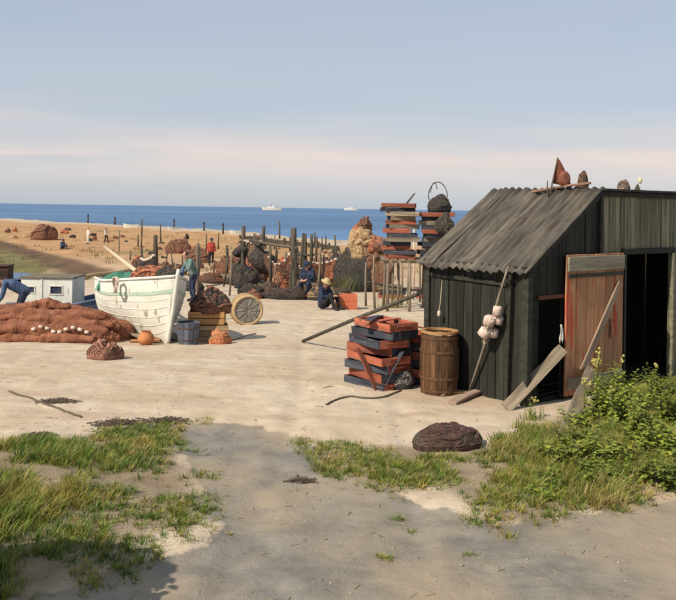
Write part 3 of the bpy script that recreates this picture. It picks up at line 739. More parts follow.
# near pile beside the shed
pl = G(385, 386); pl = Vector((pl.x + .10, pl.y + .10, gz(pl.x, pl.y)))
PR = SR + math.pi / 2
hT = .107
words = ['bottom', 'second', 'third', 'fourth', 'fifth', 'sixth', 'seventh']
for k in range(8):
    rz = PR + [.05, -.10, .14, -.06, .18, -.16, .08, -.05][k]
    off = Vector((rnd.uniform(-.07, .07), rnd.uniform(-.07, .07), 0))
    ms, me = [(M_NAVY, M_RED), (M_RED, M_NAVY), (M_NAVY, M_RED), (M_RED, M_RED), (M_RED, M_NAVY), (M_NAVY, M_RED), (M_NAVY, M_NAVY), (M_RED, M_RED)][k]
    nm = {0: 'blue black tray with red ends at the bottom of the near pile', 1: 'red tray with dark ends second from the bottom of the near pile', 2: 'blue black tray with red ends third from the bottom of the near pile',
          3: 'all red tray in the middle of the near pile by the shed', 4: 'red tray with dark ends third from the top of the near pile', 5: 'blue black tray with red ends two below the top of the near pile', 6: 'plain blue black tray just under the top of the near pile', 7: 'all red tray on top of the near pile by the shed'}[k]
    tray(nm, pl + Vector((-.16, .05, -.01 + k * (hT + .007))) + off, (0, 0, rz), .80, .50, hT, ms, me, 'fish trays in the near pile')
for k in range(6):
    rz = PR + [.5, .25, .62, .35, .5, .1][k]
    ms, me = [(M_NAVY, M_RED), (M_RED, M_RED), (M_NAVY, M_NAVY), (M_RED, M_NAVY), (M_NAVY, M_RED), (M_RED, M_RED)][k]
    nm = ['dark tray at the bottom of the short stack next to the barrel', 'all red tray second up in the short stack next to the barrel', 'all blue black tray midway in the short stack next to the barrel', 'red and dark tray fourth up in the short stack next to the barrel', 'dark red ended tray just under the top of the short stack by the barrel', 'all red tray crosswise on top of the short stack next to the barrel'][k]
    tray(nm, pl + Vector((.27, .30, -.01 + k * (hT + .012))), (rnd.uniform(-.03, .03), rnd.uniform(.0, .05), rz), .62, .42, hT, ms, me, 'fish trays in the near pile')
for (lb, m, x, y, z, rz, tl, l) in (('loose red board lying aslant on top of the near tray pile', M_RED, -.16, -.02, .875, .75, -.05, .70), ('loose blue black board sticking out left from the near tray pile top', M_NAVY, -.24, .12, .905, 1.35, .06, .95),
        ('loose red board leaning upright on the front of the near tray pile', M_RED, -.36, -.30, .27, 2.5, -1.0, .62), ('loose dark board leaning on the front of the near tray pile', M_NAVY, -.02, -.36, .26, .4, -1.05, .60), ('red board bridging the near tray pile and the short stack', M_RED, .14, .12, .80, .35, .12, .66)):
    c_ = pl + Vector((x, y, z)); d_ = Vector((math.cos(rz) * math.cos(tl), math.sin(rz) * math.cos(tl), -math.sin(tl))) * l / 2
    plank('loose_board', lb, 'board', c_ - d_, c_ + d_, .10, .018, m, 'loose boards on the tray pile')
lp = G(396, 388)
lump('net_heap', 'small dark grey net lying at the foot of the tray pile', 'net', lp, .46, .34, .26, M_NETD, 2.2, amp=.3, twine=M_BASKET, ntw=40, rtw=.008)
# leaning red board at the pile foot
plank('tray_board', 'short red board leaning at the foot of the tray pile', 'board', G(374, 388) + Vector((0, 0, .02)), G(374, 388) + Vector((.10, .12, .24)), .10, .02, M_RED)
# long spar from the sand to the shed corner
s0 = G(303, 343); s1 = SW(-.09, LA + .10, 1.20)
tag(MB().tube([s0 + Vector((0, 0, .03)), s0.lerp(s1, .5) + Vector((0, 0, .03)), s1], [.035, .033, .028], 9).build('spar', M_POST, None, True), 'long dark spar leaning from the sand to the shed corner', 'spar')

# far stack on a rack
FY = 24.5
def fp(px, py, dy=0): return P(px, py, FY + dy)
r0 = P(418, 262, FY); rz0 = gz(r0.x, FY)
rack = thing('drying_rack', 'rough wooden rack of thin posts carrying the tall stack of red and dark trays', 'rack', (r0.x, FY, rz0))
dk = r0.z - rz0
for (px, dy) in ((388, -.6), (398, .5), (410, -.62), (424, .45), (436, -.58), (447, .4)):
    xx = P(px, 262, FY + dy).x - r0.x; gzz = gz(r0.x + xx, FY + dy) - rz0
    MB().tube([(xx, dy, gzz - .15), (xx + rnd.uniform(-.04, .04), dy, dk * .5), (xx, dy, dk)], [.05, .045, .042], 7).build('post', M_OLDZ, rack, True)
for dy in (-.6, .45):
    MB().box((0, dy, dk + .04), (2.25, .09, .08), jit=.005).build('bearer', M_OLD, rack)
for k in range(9): MB().box((-1.05 + k * .262, 0, dk + .095), (.17, 1.4, .03), jit=.004).build('deck_board', M_OLD, rack)
zb = r0.z + .115; H2 = .125
ords = ['topmost', 'second', 'third', 'fourth', 'fifth', 'sixth', 'seventh', 'eighth', 'ninth', 'tenth', 'eleventh', 'twelfth', 'thirteenth', 'fourteenth']
for c, (cx_, n, sd_) in enumerate(((-.56, 13, 'left'), (.50, 11, 'right'))):
    for k in range(n):
        red = k % 2 == 0
        l_, w_ = rnd.choice(((1.02, .75), (.92, .7), (.84, .66))) if red else rnd.choice(((.92, .7), (.76, .6)))
        ms, me = rnd.choice(((M_RED, M_NAVY), (M_RED, M_RED), (M_RED, M_RED))) if red else rnd.choice(((M_NAVY, M_NAVY), (M_NAVY, M_NAVY), (M_OLD, M_NAVY)))
        if (c, k) in ((1, 4), (1, 8), (1, 2), (0, 4), (0, 10)): ms, me = M_OLD, M_OLD
        od = ords[n - 1 - k] + (' from the top' if k < n - 1 else '')
        tray(f'{"red" if ms is M_RED else "grey" if ms is M_OLD else "blue black"} tray, {od} in the {sd_} column of the tall stack', (r0.x + cx_ + rnd.uniform(-.12, .12), FY + rnd.uniform(-.10, .10), zb + k * (H2 + .004)), (0, 0, rnd.uniform(-.28, .28)), l_, w_, H2, ms, me, 'fish trays stacked on the rack', 'fish_tray')
# battens between the trays (dark gaps)
nt_ = Vector((r0.x + .62, FY - .05, zb + 11 * (H2 + .004)))
lump('net_heap', 'dark net bundle on top of the tall tray stack by the shed roof', 'net', nt_, .72, .6, .52, M_NETD, 6.1, amp=.3, follow=False, sink=0, twine=M_ROPE, ntw=60)
hang('net_bundle', 'dark net hanging down the right side of the tall tray stack', 'net bundle', Vector((r0.x + .78, FY - .50, zb + 11 * .129 + .02)), .52, .35, .72, M_NETD, 3.3, M_ROPE, 60, .014)
mb = MB()
hc = P(438, 191, FY); rr = .30
mb.tube([hc + Vector((rr * .95 * math.cos(q), .12 * math.sin(q * 2), -.10 + rr * 1.25 * math.sin(q))) for q in [math.pi * (-.15 + 1.3 * i / 20) for i in range(21)]], .014, 6)
mb.tube([hc + Vector((-.12 + rr * .35 * math.cos(q), .0, -.12 + rr * 1.25 * math.sin(q))) for q in [math.pi * (-.1 + .8 * i / 14) + math.pi * .25 for i in range(15)]], .012, 6)
tag(mb.build('trap_hoop', M_POST, None, True), 'thin dark fish trap hoops standing up above the tall tray stack', 'hoop')
q0, q1 = P(404, 205, FY), P(415, 193, FY)
tag(MB().tube([q0 + Vector((-.05, 0, -.12)), q1], [.035, .02], 7).build('short_pole', M_POST, None, True), 'short slanted pole sticking up at the left top of the tall tray stack', 'pole')
for k, (px, dz) in enumerate(((392, 0), (393, 1), (391, 2), (430, 0), (431, 1))):
    q = G(px, 299); q.y += .5; q.z = gz(q.x, q.y) + dz * .155
    tray(f'{["bottom", "middle", "top"][dz]} tray of the small stack under the {"left" if px < 400 else "right"} end of the rack', q, (0, 0, rnd.uniform(-.2, .2)), .9, .66, .15, (M_RED, M_NAVY, M_OLD)[k % 3], (M_NAVY, M_RED, M_OLD)[k % 3], 'fish trays under the rack')
# tall pale post by the stack
q = G(413, 300); tp = P(413, 222, q.y)
tag(MB().tube([q - Vector((0, 0, .2)), q + Vector((.02, 0, 1.0)), Vector((q.x, q.y, tp.z))], [.04, .036, .03], 8).build('pale_post', mat('pale bare pole', (.36, .25, .18), (.52, .40, .30), VZ, .85, .4), None, True), 'tall pale bare pole standing in front of the tall tray stack', 'pole')

# ------------------------------------------------------------------ rough fence left of the shed
fence = thing('stake_fence', 'rough fence of grey stakes with one sagging dark rail, left of the shed', 'fence', G(395, 303))
fo = fence.location
for (px, py, top) in ((366, 306, 262), (375, 309, 255), (383, 308, 258), (392, 307, 250), (401, 305, 262), (408, 304, 258), (420, 302, 255), (427, 300, 262)):
    q = G(px, py); t = P(px + rnd.uniform(-2, 2), top, q.y)
    MB().tube([q - fo - Vector((0, 0, .15)), (q + t) / 2 - fo + Vector((rnd.uniform(-.03, .03), 0, 0)), Vector((t.x, q.y, t.z)) - fo], [.040, .036, .028], 7).build('stake', M_OLDZ, fence, True)
a, b = G(370, 308), G(428, 301)
MB().tube([P(368, 282, a.y) - fo, P(392, 287, (a.y + b.y) / 2) - fo + Vector((0, -.06, 0)), P(428, 292, b.y) - fo], [.03, .032, .026], 7).build('rail', M_POST, fence, True)

# ------------------------------------------------------------------ net mound on the beach
q = G(362, 291)
mound = thing('net_mound', 'big dark heap of nets topped by a pale yellow and pink net', 'net heap', q)
sc2 = q.y / 800
lump('dark_nets', None, None, (0, 0, 0), 50 * sc2, 1.6, 44 * sc2, M_NETD, 4.4, amp=.25, follow=False, sink=.15, res=(60, 28), pw=.36, parent=mound, fold=.045, twine=M_ROPE, ntw=140, rtw=.016)
lump('brown_nets', None, None, (16 * sc2, -.30, 0), 24 * sc2, 1.1, 50 * sc2, M_NETB, 9.4, amp=.25, follow=False, sink=.15, res=(44, 22), pw=.45, parent=mound, fold=.05, twine=M_NETP, ntw=60, rtw=.012)
lump('pale_net', None, None, (-2 * sc2, -.15, 30 * sc2), 26 * sc2, 1.0, 34 * sc2, M_NETP, 7.7, amp=.35, follow=False, sink=.0, res=(48, 24), pw=.55, parent=mound, fold=.09, twine=M_NETP, ntw=60, rtw=.012)
lump('pink_net', None, None, (13 * sc2, -.28, 40 * sc2), 17 * sc2, .75, 15 * sc2, M_NETRED, 1.7, amp=.35, follow=False, sink=.0, res=(34, 18), pw=.55, parent=mound, fold=.14, twine=M_NETP, ntw=30, rtw=.012)
lump('top_bundle', None, None, (2 * sc2, -.1, 58 * sc2), 12 * sc2, .45, 14 * sc2, M_NETB, 2.9, amp=.4, follow=False, sink=.0, res=(30, 16), pw=.55, parent=mound, fold=.16, twine=M_ROPE, ntw=30, rtw=.012)
lump('side_bundle', None, None, (-7 * sc2, -.15, 54 * sc2), 8 * sc2, .35, 12 * sc2, M_NETRED, 5.9, amp=.4, follow=False, sink=.0, res=(30, 16), pw=.55, parent=mound, fold=.16)

# ------------------------------------------------------------------ red box, weeds near it
q = G(346, 309)
def crate(name, label, loc, rot, l, w, h, m, n=3, group=None):
    t = thing(name, label, 'crate', loc, rot, group); th = .02; bh = h / n
    for k in range(n):
        for s in (-1, 1):
            bevel(MB().box((0, 0, 0), (l, th, bh - .012), jit=.002).build('side_board', m, t, loc=(0, s * (w / 2 - th / 2), bh * (k + .5))), .003, 1)
            bevel(MB().box((0, 0, 0), (th, w - 2 * th - .004, bh - .012), jit=.002).build('end_board', m, t, loc=(s * (l / 2 - th / 2), 0, bh * (k + .5))), .003, 1)
    for sx in (-1, 1):
        for sy in (-1, 1): MB().box((sx * (l / 2 - th - .022), sy * (w / 2 - th - .022), h / 2), (.04, .04, h - .01)).build('corner_post', m, t)
    for k in range(4): MB().box((0, (k - 1.5) * (w - .05) / 4, .012), (l - .05, (w - .05) / 4 - .008, .016)).build('bottom_board', m, t)
    return t
k_ = q.y / 800
crate('red_crate', 'red orange wooden box standing alone on the sand', q, .10, 21 * k_, .42, 15 * k_, mat('red orange paint', (.50, .13, .06), (.66, .20, .10), VX, .75, .4, var=.12), 2)

# ------------------------------------------------------------------ white boat
def boat_hull(L_, B_, H0, H1, keel_rise, nst=26, nv=12):
    """bow at +x; returns section points function"""
    def sec(s):              # s 0 stern .. 1 bow
        half = B_ / 2 * (1 - max(0, (s - .45) / .55) ** 2.2) * (.80 + .20 * ss(0, .4, s))
        half = max(half, .018)
        top = H0 + (H1 - H0) * max(0, s - .1) ** 1.8
        bot = keel_rise * max(0, (s - .80) / .2) ** 2
        return half, top, bot
    return sec
def build_boat(name, label, loc, rot, L_, B_, H0, H1, mh, stripe=None):
    t = thing(name, label, 'boat', loc, rot)
    sec = boat_hull(L_, B_, H0, H1, .22)
    nst, nv = 34, 16
    def pt(s, v, side, off=0):
        half, top, bot = sec(s)
        z = bot + (top - bot) * v
        w = half * (1 - (1 - v) ** 2.4) ** (.62 + .35 * ss(.5, 1, s))
        rake = .16 * v * ss(.6, 1, s)
        return ((s - .5) * L_ + rake, side * (w + off), z)
    vs = []; fs = []
    for i in range(nst + 1):
        s = i / nst
        for side in (-1, 1):
            for j in range(nv + 1): vs.append(pt(s, j / nv, side))
    st = 2 * (nv + 1)
    for i in range(nst):
        for c in (0, 1):
            for j in range(nv):
                a = i * st + c * (nv + 1) + j; f = (a, a + st, a + st + 1, a + 1); fs.append(f if c == 0 else f[::-1])
    for j in range(nv): fs.append((j, j + 1, nv + 1 + j + 1, nv + 1 + j))
    o = MB().add(vs, fs).build('hull', mh, t, True); sd = o.modifiers.new('t', 'SOLIDIFY'); sd.thickness = .03; sd.offset = -1
    # overlapping strake edges along the planking
    for side in (-1, 1):
        for v in (.18, .30, .42, .54, .66):
            MB().tube([pt(i / 30, v, side, .002) for i in range(1, 30)], .007, 5).build('strake_edge', mh, t, True)
        MB().tube([pt(i / 30, 1.0, side, .01) for i in range(31)], .028, 8).build('gunwale', mh, t, True)
        if stripe:
            mb = MB(); vs = []; fs = []
            for i in range(31):
                for (v, of) in ((.745, .012), (.80, .018), (.80, .004), (.745, .0)): vs.append(pt(i / 30, v, side, of))
            for i in range(30):
                for k in range(4): fs.append((i * 4 + k, i * 4 + (k + 1) % 4, i * 4 + 4 + (k + 1) % 4, i * 4 + 4 + k))
            mb.add(vs, fs).build('rubbing_strake', stripe, t)
    h1 = sec(1)[1]
    MB().tube([(L_ / 2 - .16, 0, .02), (L_ / 2 - .02, 0, .22), (L_ / 2 + .08, 0, h1 * .55), (L_ / 2 + .16, 0, h1 + .0), (L_ / 2 + .18, 0, h1 + .14)], [.04, .045, .045, .045, .035], 8).build('stem', mh, t, True)
    MB().box((-.05, 0, .02), (L_ * .86, .07, .07)).build('keel', mh, t)
    for s in (.28, .55): half, top, bot = sec(s); MB().box(((s - .5) * L_, 0, top - .16), (.22, half * 1.9, .03)).build('thwart', M_OLD, t)
    MB().box((-.02 - L_ * .0, 0, .2), (L_ * .8, B_ * .62, .02)).build('floor_boards', M_OLD, t)
    return t, sec
bw = G(168, 344)
HD = R(-57)           # heading: to the right and towards the viewer
BL, BB = 3.2, 1.6
bc = Vector((bw.x, bw.y, 0)) - Vector((math.cos(HD), math.sin(HD), 0)) * (BL / 2) ; bc.z = gz(bc.x, bc.y) - .05
boat, bsec = build_boat('white_boat', 'white fishing boat with a pale green stripe drawn up on the sand', bc, (R(-4), R(1.0), HD), BL, BB, 1.14, 1.60, M_HULL, M_GRN)
# green cover, nets and gear lying in the boat
def bl(x, y, z): return bc + Matrix.Rotation(HD, 3, 'Z') @ Vector((x, y, z))
lump('tarpaulin', 'rumpled green tarpaulin lying over the stern of the white boat', 'tarpaulin', bl(-.85, -.12, .98), .9, 1.15, .42, M_TARP, 1.1, rot=HD, follow=False, sink=0, pw=.6)
lump('net_heap', 'reddish brown net heaped in the bow of the white boat', 'net', bl(.25, .15, 1.12), .9, .9, .48, M_NETRED, 8.2, rot=HD, follow=False, sink=0, amp=.35, pw=.6, twine=M_NETB, ntw=50)
lump('net_heap', 'dark net spilling over the far side of the white boat', 'net', bl(.65, .32, 1.25), .8, .5, .36, M_NETD, 3.6, rot=HD, follow=False, sink=0, amp=.35, pw=.6, twine=M_ROPE, ntw=40)
# rope bundle hung over the side
hb = bl(.62, -.70, 1.36)
t = thing('rope_bundle', 'pinkish rope bundle hung over the near side of the white boat', 'rope', hb, HD)
for k in range(5):
    w = rnd.uniform(.06, .14)
    MB().tube([(w * math.cos(q) + rnd.uniform(-.012, .012), -.05 - .012 * k + .02 * math.sin(q * 2), -.12 + .16 * math.sin(q)) for q in [2 * math.pi * i / 16 for i in range(17)]], .012, 6).build('rope_loop', M_CORK, t, True)
# pale gaff running up and away from the boat
a = bl(-.1, .2, 1.22); b = P(105, 247, 23.0)
tag(MB().tube([a, a.lerp(b, .5), b], [.055, .05, .04], 9).build('gaff_spar', mat('pale varnished spar', (.40, .30, .19), (.58, .46, .32), VX, .7, .3), None, True), 'pale wooden gaff slanting up to the left out of the white boat', 'spar')

# blue boat with white cabin behind
c1 = G(56, 332); c1 = Vector((c1.x + .12, c1.y + 1.9, 0)); c1.z = gz(c1.x, c1.y)
kb = c1.y / 800
cb_root, _ = build_boat('cabin_boat', 'dark blue boat with a small white two window cabin behind the brown sailcloth', c1, (0, 0, R(8)), 4.2, 1.6, .40, 1.42, M_BLUEH)
def cab(px, py): p = P(px, py, c1.y - .35); return p
CR = R(-6)
zt = P(55, 277, c1.y).z - c1.z; x0 = P(28, 290, c1.y).x - c1.x; x1 = P(78, 290, c1.y).x - c1.x
def rot8(v): return Matrix.Rotation(-R(8), 3, 'Z') @ Vector(v)
cw = x1 - x0; xm = (x0 + x1) / 2
for (xa, xb, nm) in ((x0, x0 + cw * .40, 0), (x0 + cw * .40 + .012, x1, 1)):
    wl = xb - xa; hh = zt - .30; ww, wh = (.17, .16) if nm == 0 else (.30, .20)
    zc = .30 + hh * .66; xc = (xa + xb) / 2 - (0.0 if nm == 0 else .02); yf = -.42
    parts = [((xa + xc - ww / 2) / 2, zc, xc - ww / 2 - xa, wh), ((xc + ww / 2 + xb) / 2, zc, xb - xc - ww / 2, wh), ((xa + xb) / 2, (.30 + zc - wh / 2) / 2, wl, zc - wh / 2 - .30), ((xa + xb) / 2, (zc + wh / 2 + zt) / 2, wl, zt - zc - wh / 2)]
    mb = MB()
    for (cx_, cz_, w_, h_) in parts: mb.box((cx_, yf, cz_), (w_, .03, h_ - .0005))
    fr = mb.build('cabin_panel', M_WHITE, cb_root, rot=(0, 0, -R(8)))
    wn_ = MB().box((xc, yf + .004, zc), (ww, .006, wh)).build('window', M_GLASS, cb_root, rot=(0, 0, -R(8)))
    mb = MB()
    for (ax, az, bx, bz) in ((xc, zc + wh / 2, ww + .05, .025), (xc, zc - wh / 2, ww + .05, .03), (xc - ww / 2, zc, .025, wh), (xc + ww / 2, zc, .025, wh)): mb.box((ax, yf - .02, az), (bx, .014, bz))
    mb.build('window_frame', M_WHITE, wn_)
MB().box((x0 + cw * .40 + .006, yf - .015, (.30 + zt) / 2), (.035, .03, zt - .31)).build('cabin_batten', M_WHITE, cb_root, rot=(0, 0, -R(8)))
for xs in (x0 + .02, x1 - .02): MB().box((xs, .05, (.30 + zt) / 2), (.03, .90, zt - .30)).build('cabin_side', M_WHITE, cb_root, rot=(0, 0, -R(8)))
MB().box((xm, .50, (.30 + zt) / 2), (cw, .03, zt - .30)).build('cabin_back', M_WHITE, cb_root, rot=(0, 0, -R(8)))
bevel(MB().box((xm, .03, zt + .02), (cw + .06, 1.0, .035)).build('cabin_roof', mat('dark roof canvas', (.09, .075, .055), (.18, .15, .11), (6, 6, 6), .85, .3), cb_root, rot=(0, 0, -R(8))), .01, 2)

# tanned sailcloth / nets in front
q = G(60, 340); kq = q.y / 800
sail = thing('sailcloth_heap', 'long heap of folded red brown sailcloth lying in front of the boats', 'sailcloth', q)
lump('cloth', None, None, (-.2, .25, 0), 148 * kq, 1.25, 33 * kq, M_NETR, 12.3, amp=.16, follow=False, sink=.12, res=(150, 60), pw=.40, parent=sail, fold=.06, freq=1.3)
for (x0, y0, z0, x1, y1, z1, rad, sd_) in ((-1.5, -.18, .52, 1.0, -.15, .50, .17, 1.1), (-1.45, .10, .60, .6, .06, .62, .16, 2.2), (-1.6, -.42, .26, 1.1, -.40, .24, .20, 3.3), (-.6, -.33, .44, 1.15, -.22, .34, .15, 4.4), (-1.4, -.50, .10, .9, -.56, .08, .15, 5.5), (.3, .05, .58, 1.25, -.12, .26, .17, 6.6), (-1.7, .0, .45, -.5, -.30, .50, .15, 7.7), (-.9, -.05, .66, .2, -.02, .68, .12, 8.8), (.55, -.50, .12, 1.3, -.25, .10, .15, 9.9)):
    pts = []
    for i in range(11):
        t = i / 10; pts.append(Vector((lerp(x0, x1, t), lerp(y0, y1, t) + .07 * fb(t * 3, sd_, 1, 2), lerp(z0, z1, t) + .06 * fb(t * 2.6, sd_, 4, 2) + .02 * math.sin(t * 3.1))))
    roll(pts, rad, sd_, 18, 5).build('fold', M_NETR, sail, True)
for k in range(9):
    x = -.35 + k * .13; MB().tube([(x, -.60 + .03 * math.sin(k), .30 + .05 * math.sin(k * 1.3)), (x + .075, -.61 + .03 * math.sin(k), .30 + .05 * math.sin(k * 1.3 + .3))], .034, 9).build('cork_float', M_CORK, sail, True)
MB().tube([(-1.2, -.36, .30), (-.8, -.48, .26), (-.3, -.55, .2), (.2, -.56, .16), (.6, -.52, .2)], .014, 6).build('lashing', M_ROPE, sail, True)
q = G(105, 359); kq = q.y / 800
lump('net_heap', 'small reddish brown net lump alone on the pale sand', 'net', q, 33 * kq, .42, 17 * kq, mat('reddish lump', (.20, .09, .06), (.34, .17, .12), (8, 8, 8), .9, .8, wave=20), 5.2, amp=.3, fold=.12, twine=M_NETB, ntw=30, rtw=.008)
q = G(447, 445)
lump('net_bundle', 'dark red brown net bundle lying on the sand before the grass', 'net bundle', q, .72, .44, .19, mat('dark tanned net', (.032, .018, .016), (.12, .062, .05), (14, 14, 14), .95, .9, var=.1, dist=.02, wave=44), 14.2, amp=.35, pw=.5, fold=.08, twine=M_ROPE, ntw=170, rtw=.005, rolls=20, rr=.13)

# gear at the boat's foot
q = G(140, 341)
plank('debris_board', 'orange brown board tilted against the white boat hull', 'board', G(124, 340) + Vector((0, -.05, .05)), G(152, 338) + Vector((0, -.12, .33)), .22, .03, mat('orange brown board', (.30, .12, .06), (.42, .2, .1), VX, .8, .4), tw=.6)
plank('debris_board', 'orange brown board lying low at the boat bow', 'board', G(130, 343) + Vector((0, 0, .03)), G(160, 343) + Vector((0, 0, .05)), .18, .04, mat('orange brown board', None) if False else MATS['orange brown board'])
q = G(146, 345); mb = MB()
prof_ = [(0, .0), (.10, .0), (.155, .06), (.165, .13), (.13, .21), (.09, .24), (.10, .27)]
n = 16; vs = []; fs = []
for (r, z) in prof_:
    for i in range(n): vs.append((max(r, .001) * math.cos(2 * math.pi * i / n), max(r, .001) * math.sin(2 * math.pi * i / n), z))
for j in range(len(prof_) - 1):
    for i in range(n): fs.append((j * n + i, j * n + (i + 1) % n, (j + 1) * n + (i + 1) % n, (j + 1) * n + i))
tag(mb.add(vs, fs).build('clay_pot', M_ORANGE, None, True, loc=q, rot=(0, 0, 0)), 'round orange clay pot on the sand under the white boat', 'pot')
q = G(188, 344)
t = thing('tub', 'dark blue grey wooden tub standing below the boat bow', 'tub', q)
for k in range(14):
    q0 = 2 * math.pi * k / 14 + .01; q1 = 2 * math.pi * (k + 1) / 14 - .01; vs = []
    for z, r in ((-.02, .19), (.44, .24)):
        for (qq, rr) in ((q0, r), (q1, r), (q1, r - .025), (q0, r - .025)): vs.append((rr * math.cos(qq), rr * math.sin(qq), z))
    MB().add(vs, [(0, 1, 2, 3)[::-1], (4, 5, 6, 7), (0, 1, 5, 4), (1, 2, 6, 5), (2, 3, 7, 6), (3, 0, 4, 7)]).build('stave', mat('blue grey tub wood', (.05, .06, .085), (.13, .14, .17), VZ, .8, .4), t)
for z, r in ((.10, .207), (.34, .232)): MB().tube([(r * math.cos(2 * math.pi * i / 20), r * math.sin(2 * math.pi * i / 20), z) for i in range(21)], .009, 5, False).build('hoop', M_RUST, t)
MB().tube([(0, 0, .40), (0, 0, .41)], .20, 16).build('lid', M_NAVY, t)
q = G(210, 342); kq = q.y / 800
crate('slatted_crate', 'pale brown slatted crate on the sand right of the white boat', q + Vector((0, .2, -.01)), R(12), 32 * kq, .5, 17 * kq, M_CRATE, 3)
crate('slatted_crate', 'orange brown crate on top of the pale one, right of the boat', q + Vector((-.10, .22, 17 * kq - .0)), R(4), 36 * kq, .5, 13 * kq, mat('orange crate wood', (.34, .17, .065), (.50, .28, .12), VX, .85, .4), 2)
lump('net_heap', 'dark red and blue net heaped on the crates behind the boat bow', 'net', q + Vector((.02, .25, 28 * kq)), 38 * kq, .6, 22 * kq, M_NETB, 6.6, amp=.35, follow=False, sink=.0, pw=.5, fold=.12, twine=M_NETD, ntw=90)
lump('net_heap', 'bright orange red net scrap hanging at the front of the crates', 'net', G(219, 343) + Vector((.02, -.12, 0)), .46, .34, .26, mat('orange red net', (.5, .12, .05), (.66, .28, .14), (20, 20, 20), .95, .9, wave=36), 7.1, amp=.4, fold=.12, twine=M_NETP, ntw=50, rtw=.009)
# round withy basket on its side
q = G(246, 324); kq = q.y / 800; rb = 15 * kq
t = thing('fish_basket', 'round grey woven basket with a tan rim, tipped on its side on the sand', 'basket', q + Vector((0, 0, rb - .02)), R(18))
D = .42
for i in range(11):
    f = i / 10; r = rb * (.90 + .10 * math.sin(f * math.pi * .5)) ; y = -D / 2 + D * f
    MB().tube([(r * math.cos(2 * math.pi * k / 28), y, r * math.sin(2 * math.pi * k / 28)) for k in range(29)], .024, 6, False).build('side_ring', M_CRATE, t, True)
for i in range(9):
    r = rb * .88 * (i + 1) / 9.5
    MB().tube([(r * math.cos(2 * math.pi * k / 28), -D / 2 + .01 + .004 * math.sin(k * 3 + i), r * math.sin(2 * math.pi * k / 28)) for k in range(29)], .0225, 6, False).build('woven_ring', M_BASKET, t, True)
for k in range(10):
    q_ = 2 * math.pi * k / 10; MB().tube([(0, -D / 2 - .012, 0), (rb * .86 * math.cos(q_), -D / 2 - .012, rb * .86 * math.sin(q_))], .010, 5).build('spoke', M_BASKET, t, True)
MB().tube([(rb * .93 * math.cos(2 * math.pi * k / 32), -D / 2, rb * .93 * math.sin(2 * math.pi * k / 32)) for k in range(33)], .038, 8, False).build('rim', M_CRATE, t, True)

# ------------------------------------------------------------------ posts across the beach
def post(px, base, top, r, label, m=M_POST, lean=0, group='posts on the beach'):
    q = G(px, base); tz = P(px, top, q.y).z; h = tz - q.z
    mb = MB(); n = 6
    mb.tube([(lean * t * h + .015 * math.sin(t * 7 + px), .01 * math.sin(t * 5), -.3 + (h + .3) * t) for t in [i / n for i in range(n + 1)]], [r * (1.1 - .25 * i / n) for i in range(n + 1)], 9)
    return tag(mb.build('mooring_post', m, None, True, loc=q), label, 'post', group)
post(155, 290, 235, .09, 'thick dark knobbed post standing behind the white boat')
post(141, 288, 247, .055, 'thin dark post just left of the knobbed post behind the boat')
post(243, 283, 226, .10, 'tall dark post with a bundle, leftmost of the posts beyond the basket')
post(263, 284, 226, .09, 'tall dark post inside a black net bundle')
post(293, 294, 228, .13, 'thickest tallest dark post in the middle of the beach')
post(305, 287, 234, .06, 'thin dark post right of the thickest post, carrying a crossbar')
post(311, 287, 234, .06, 'thin dark post at the right end of the short crossbar')
post(323, 290, 255, .05, 'short brown stake between the seated figures', M_OLDZ)
post(337, 288, 235, .045, 'slim dark post at the left edge of the big net heap', lean=-.05)
post(197, 292, 243, .07, 'brown post beside the person in teal', M_OLDZ)
post(119, 252, 230, .06, 'thin weathered post on the far left of the beach', M_OLDZ)
def barrow(a, b, r, label, m=M_POST): tag(MB().tube([a, (a + b) / 2 - Vector((0, 0, .04)), b], r, 7).build('rail', m, None, True), label, 'rail')
a = G(263, 284); b = G(293, 294)
barrow(P(250, 240, a.y + .1), P(297, 248, b.y - .18), .06, 'dark rail joining the bundle post to the thickest post')
a = G(305, 287); b = G(311, 287)
barrow(P(296, 254, a.y - .1), P(314, 255, b.y - .1), .05, 'short dark crossbar on the two thin posts')
q = G(243, 283)
barrow(G(231, 279), P(247, 243, q.y - .14), .07, 'brown prop slanting up to the leftmost tall post', M_OLDZ)
hang('net_bundle', 'black net bundle tied round the tall post', 'net bundle', P(263, 244, G(263, 284).y), 1.05, .8, 1.25, M_NETD, 4.2, M_ROPE, 70, .016)
hang('net_bundle', 'dark blue bundle hooked on the leftmost tall post', 'net bundle', P(241, 243, G(243, 283).y - .05), .6, .5, .62, M_NETD, 14.2, M_ROPE, 40, .016)
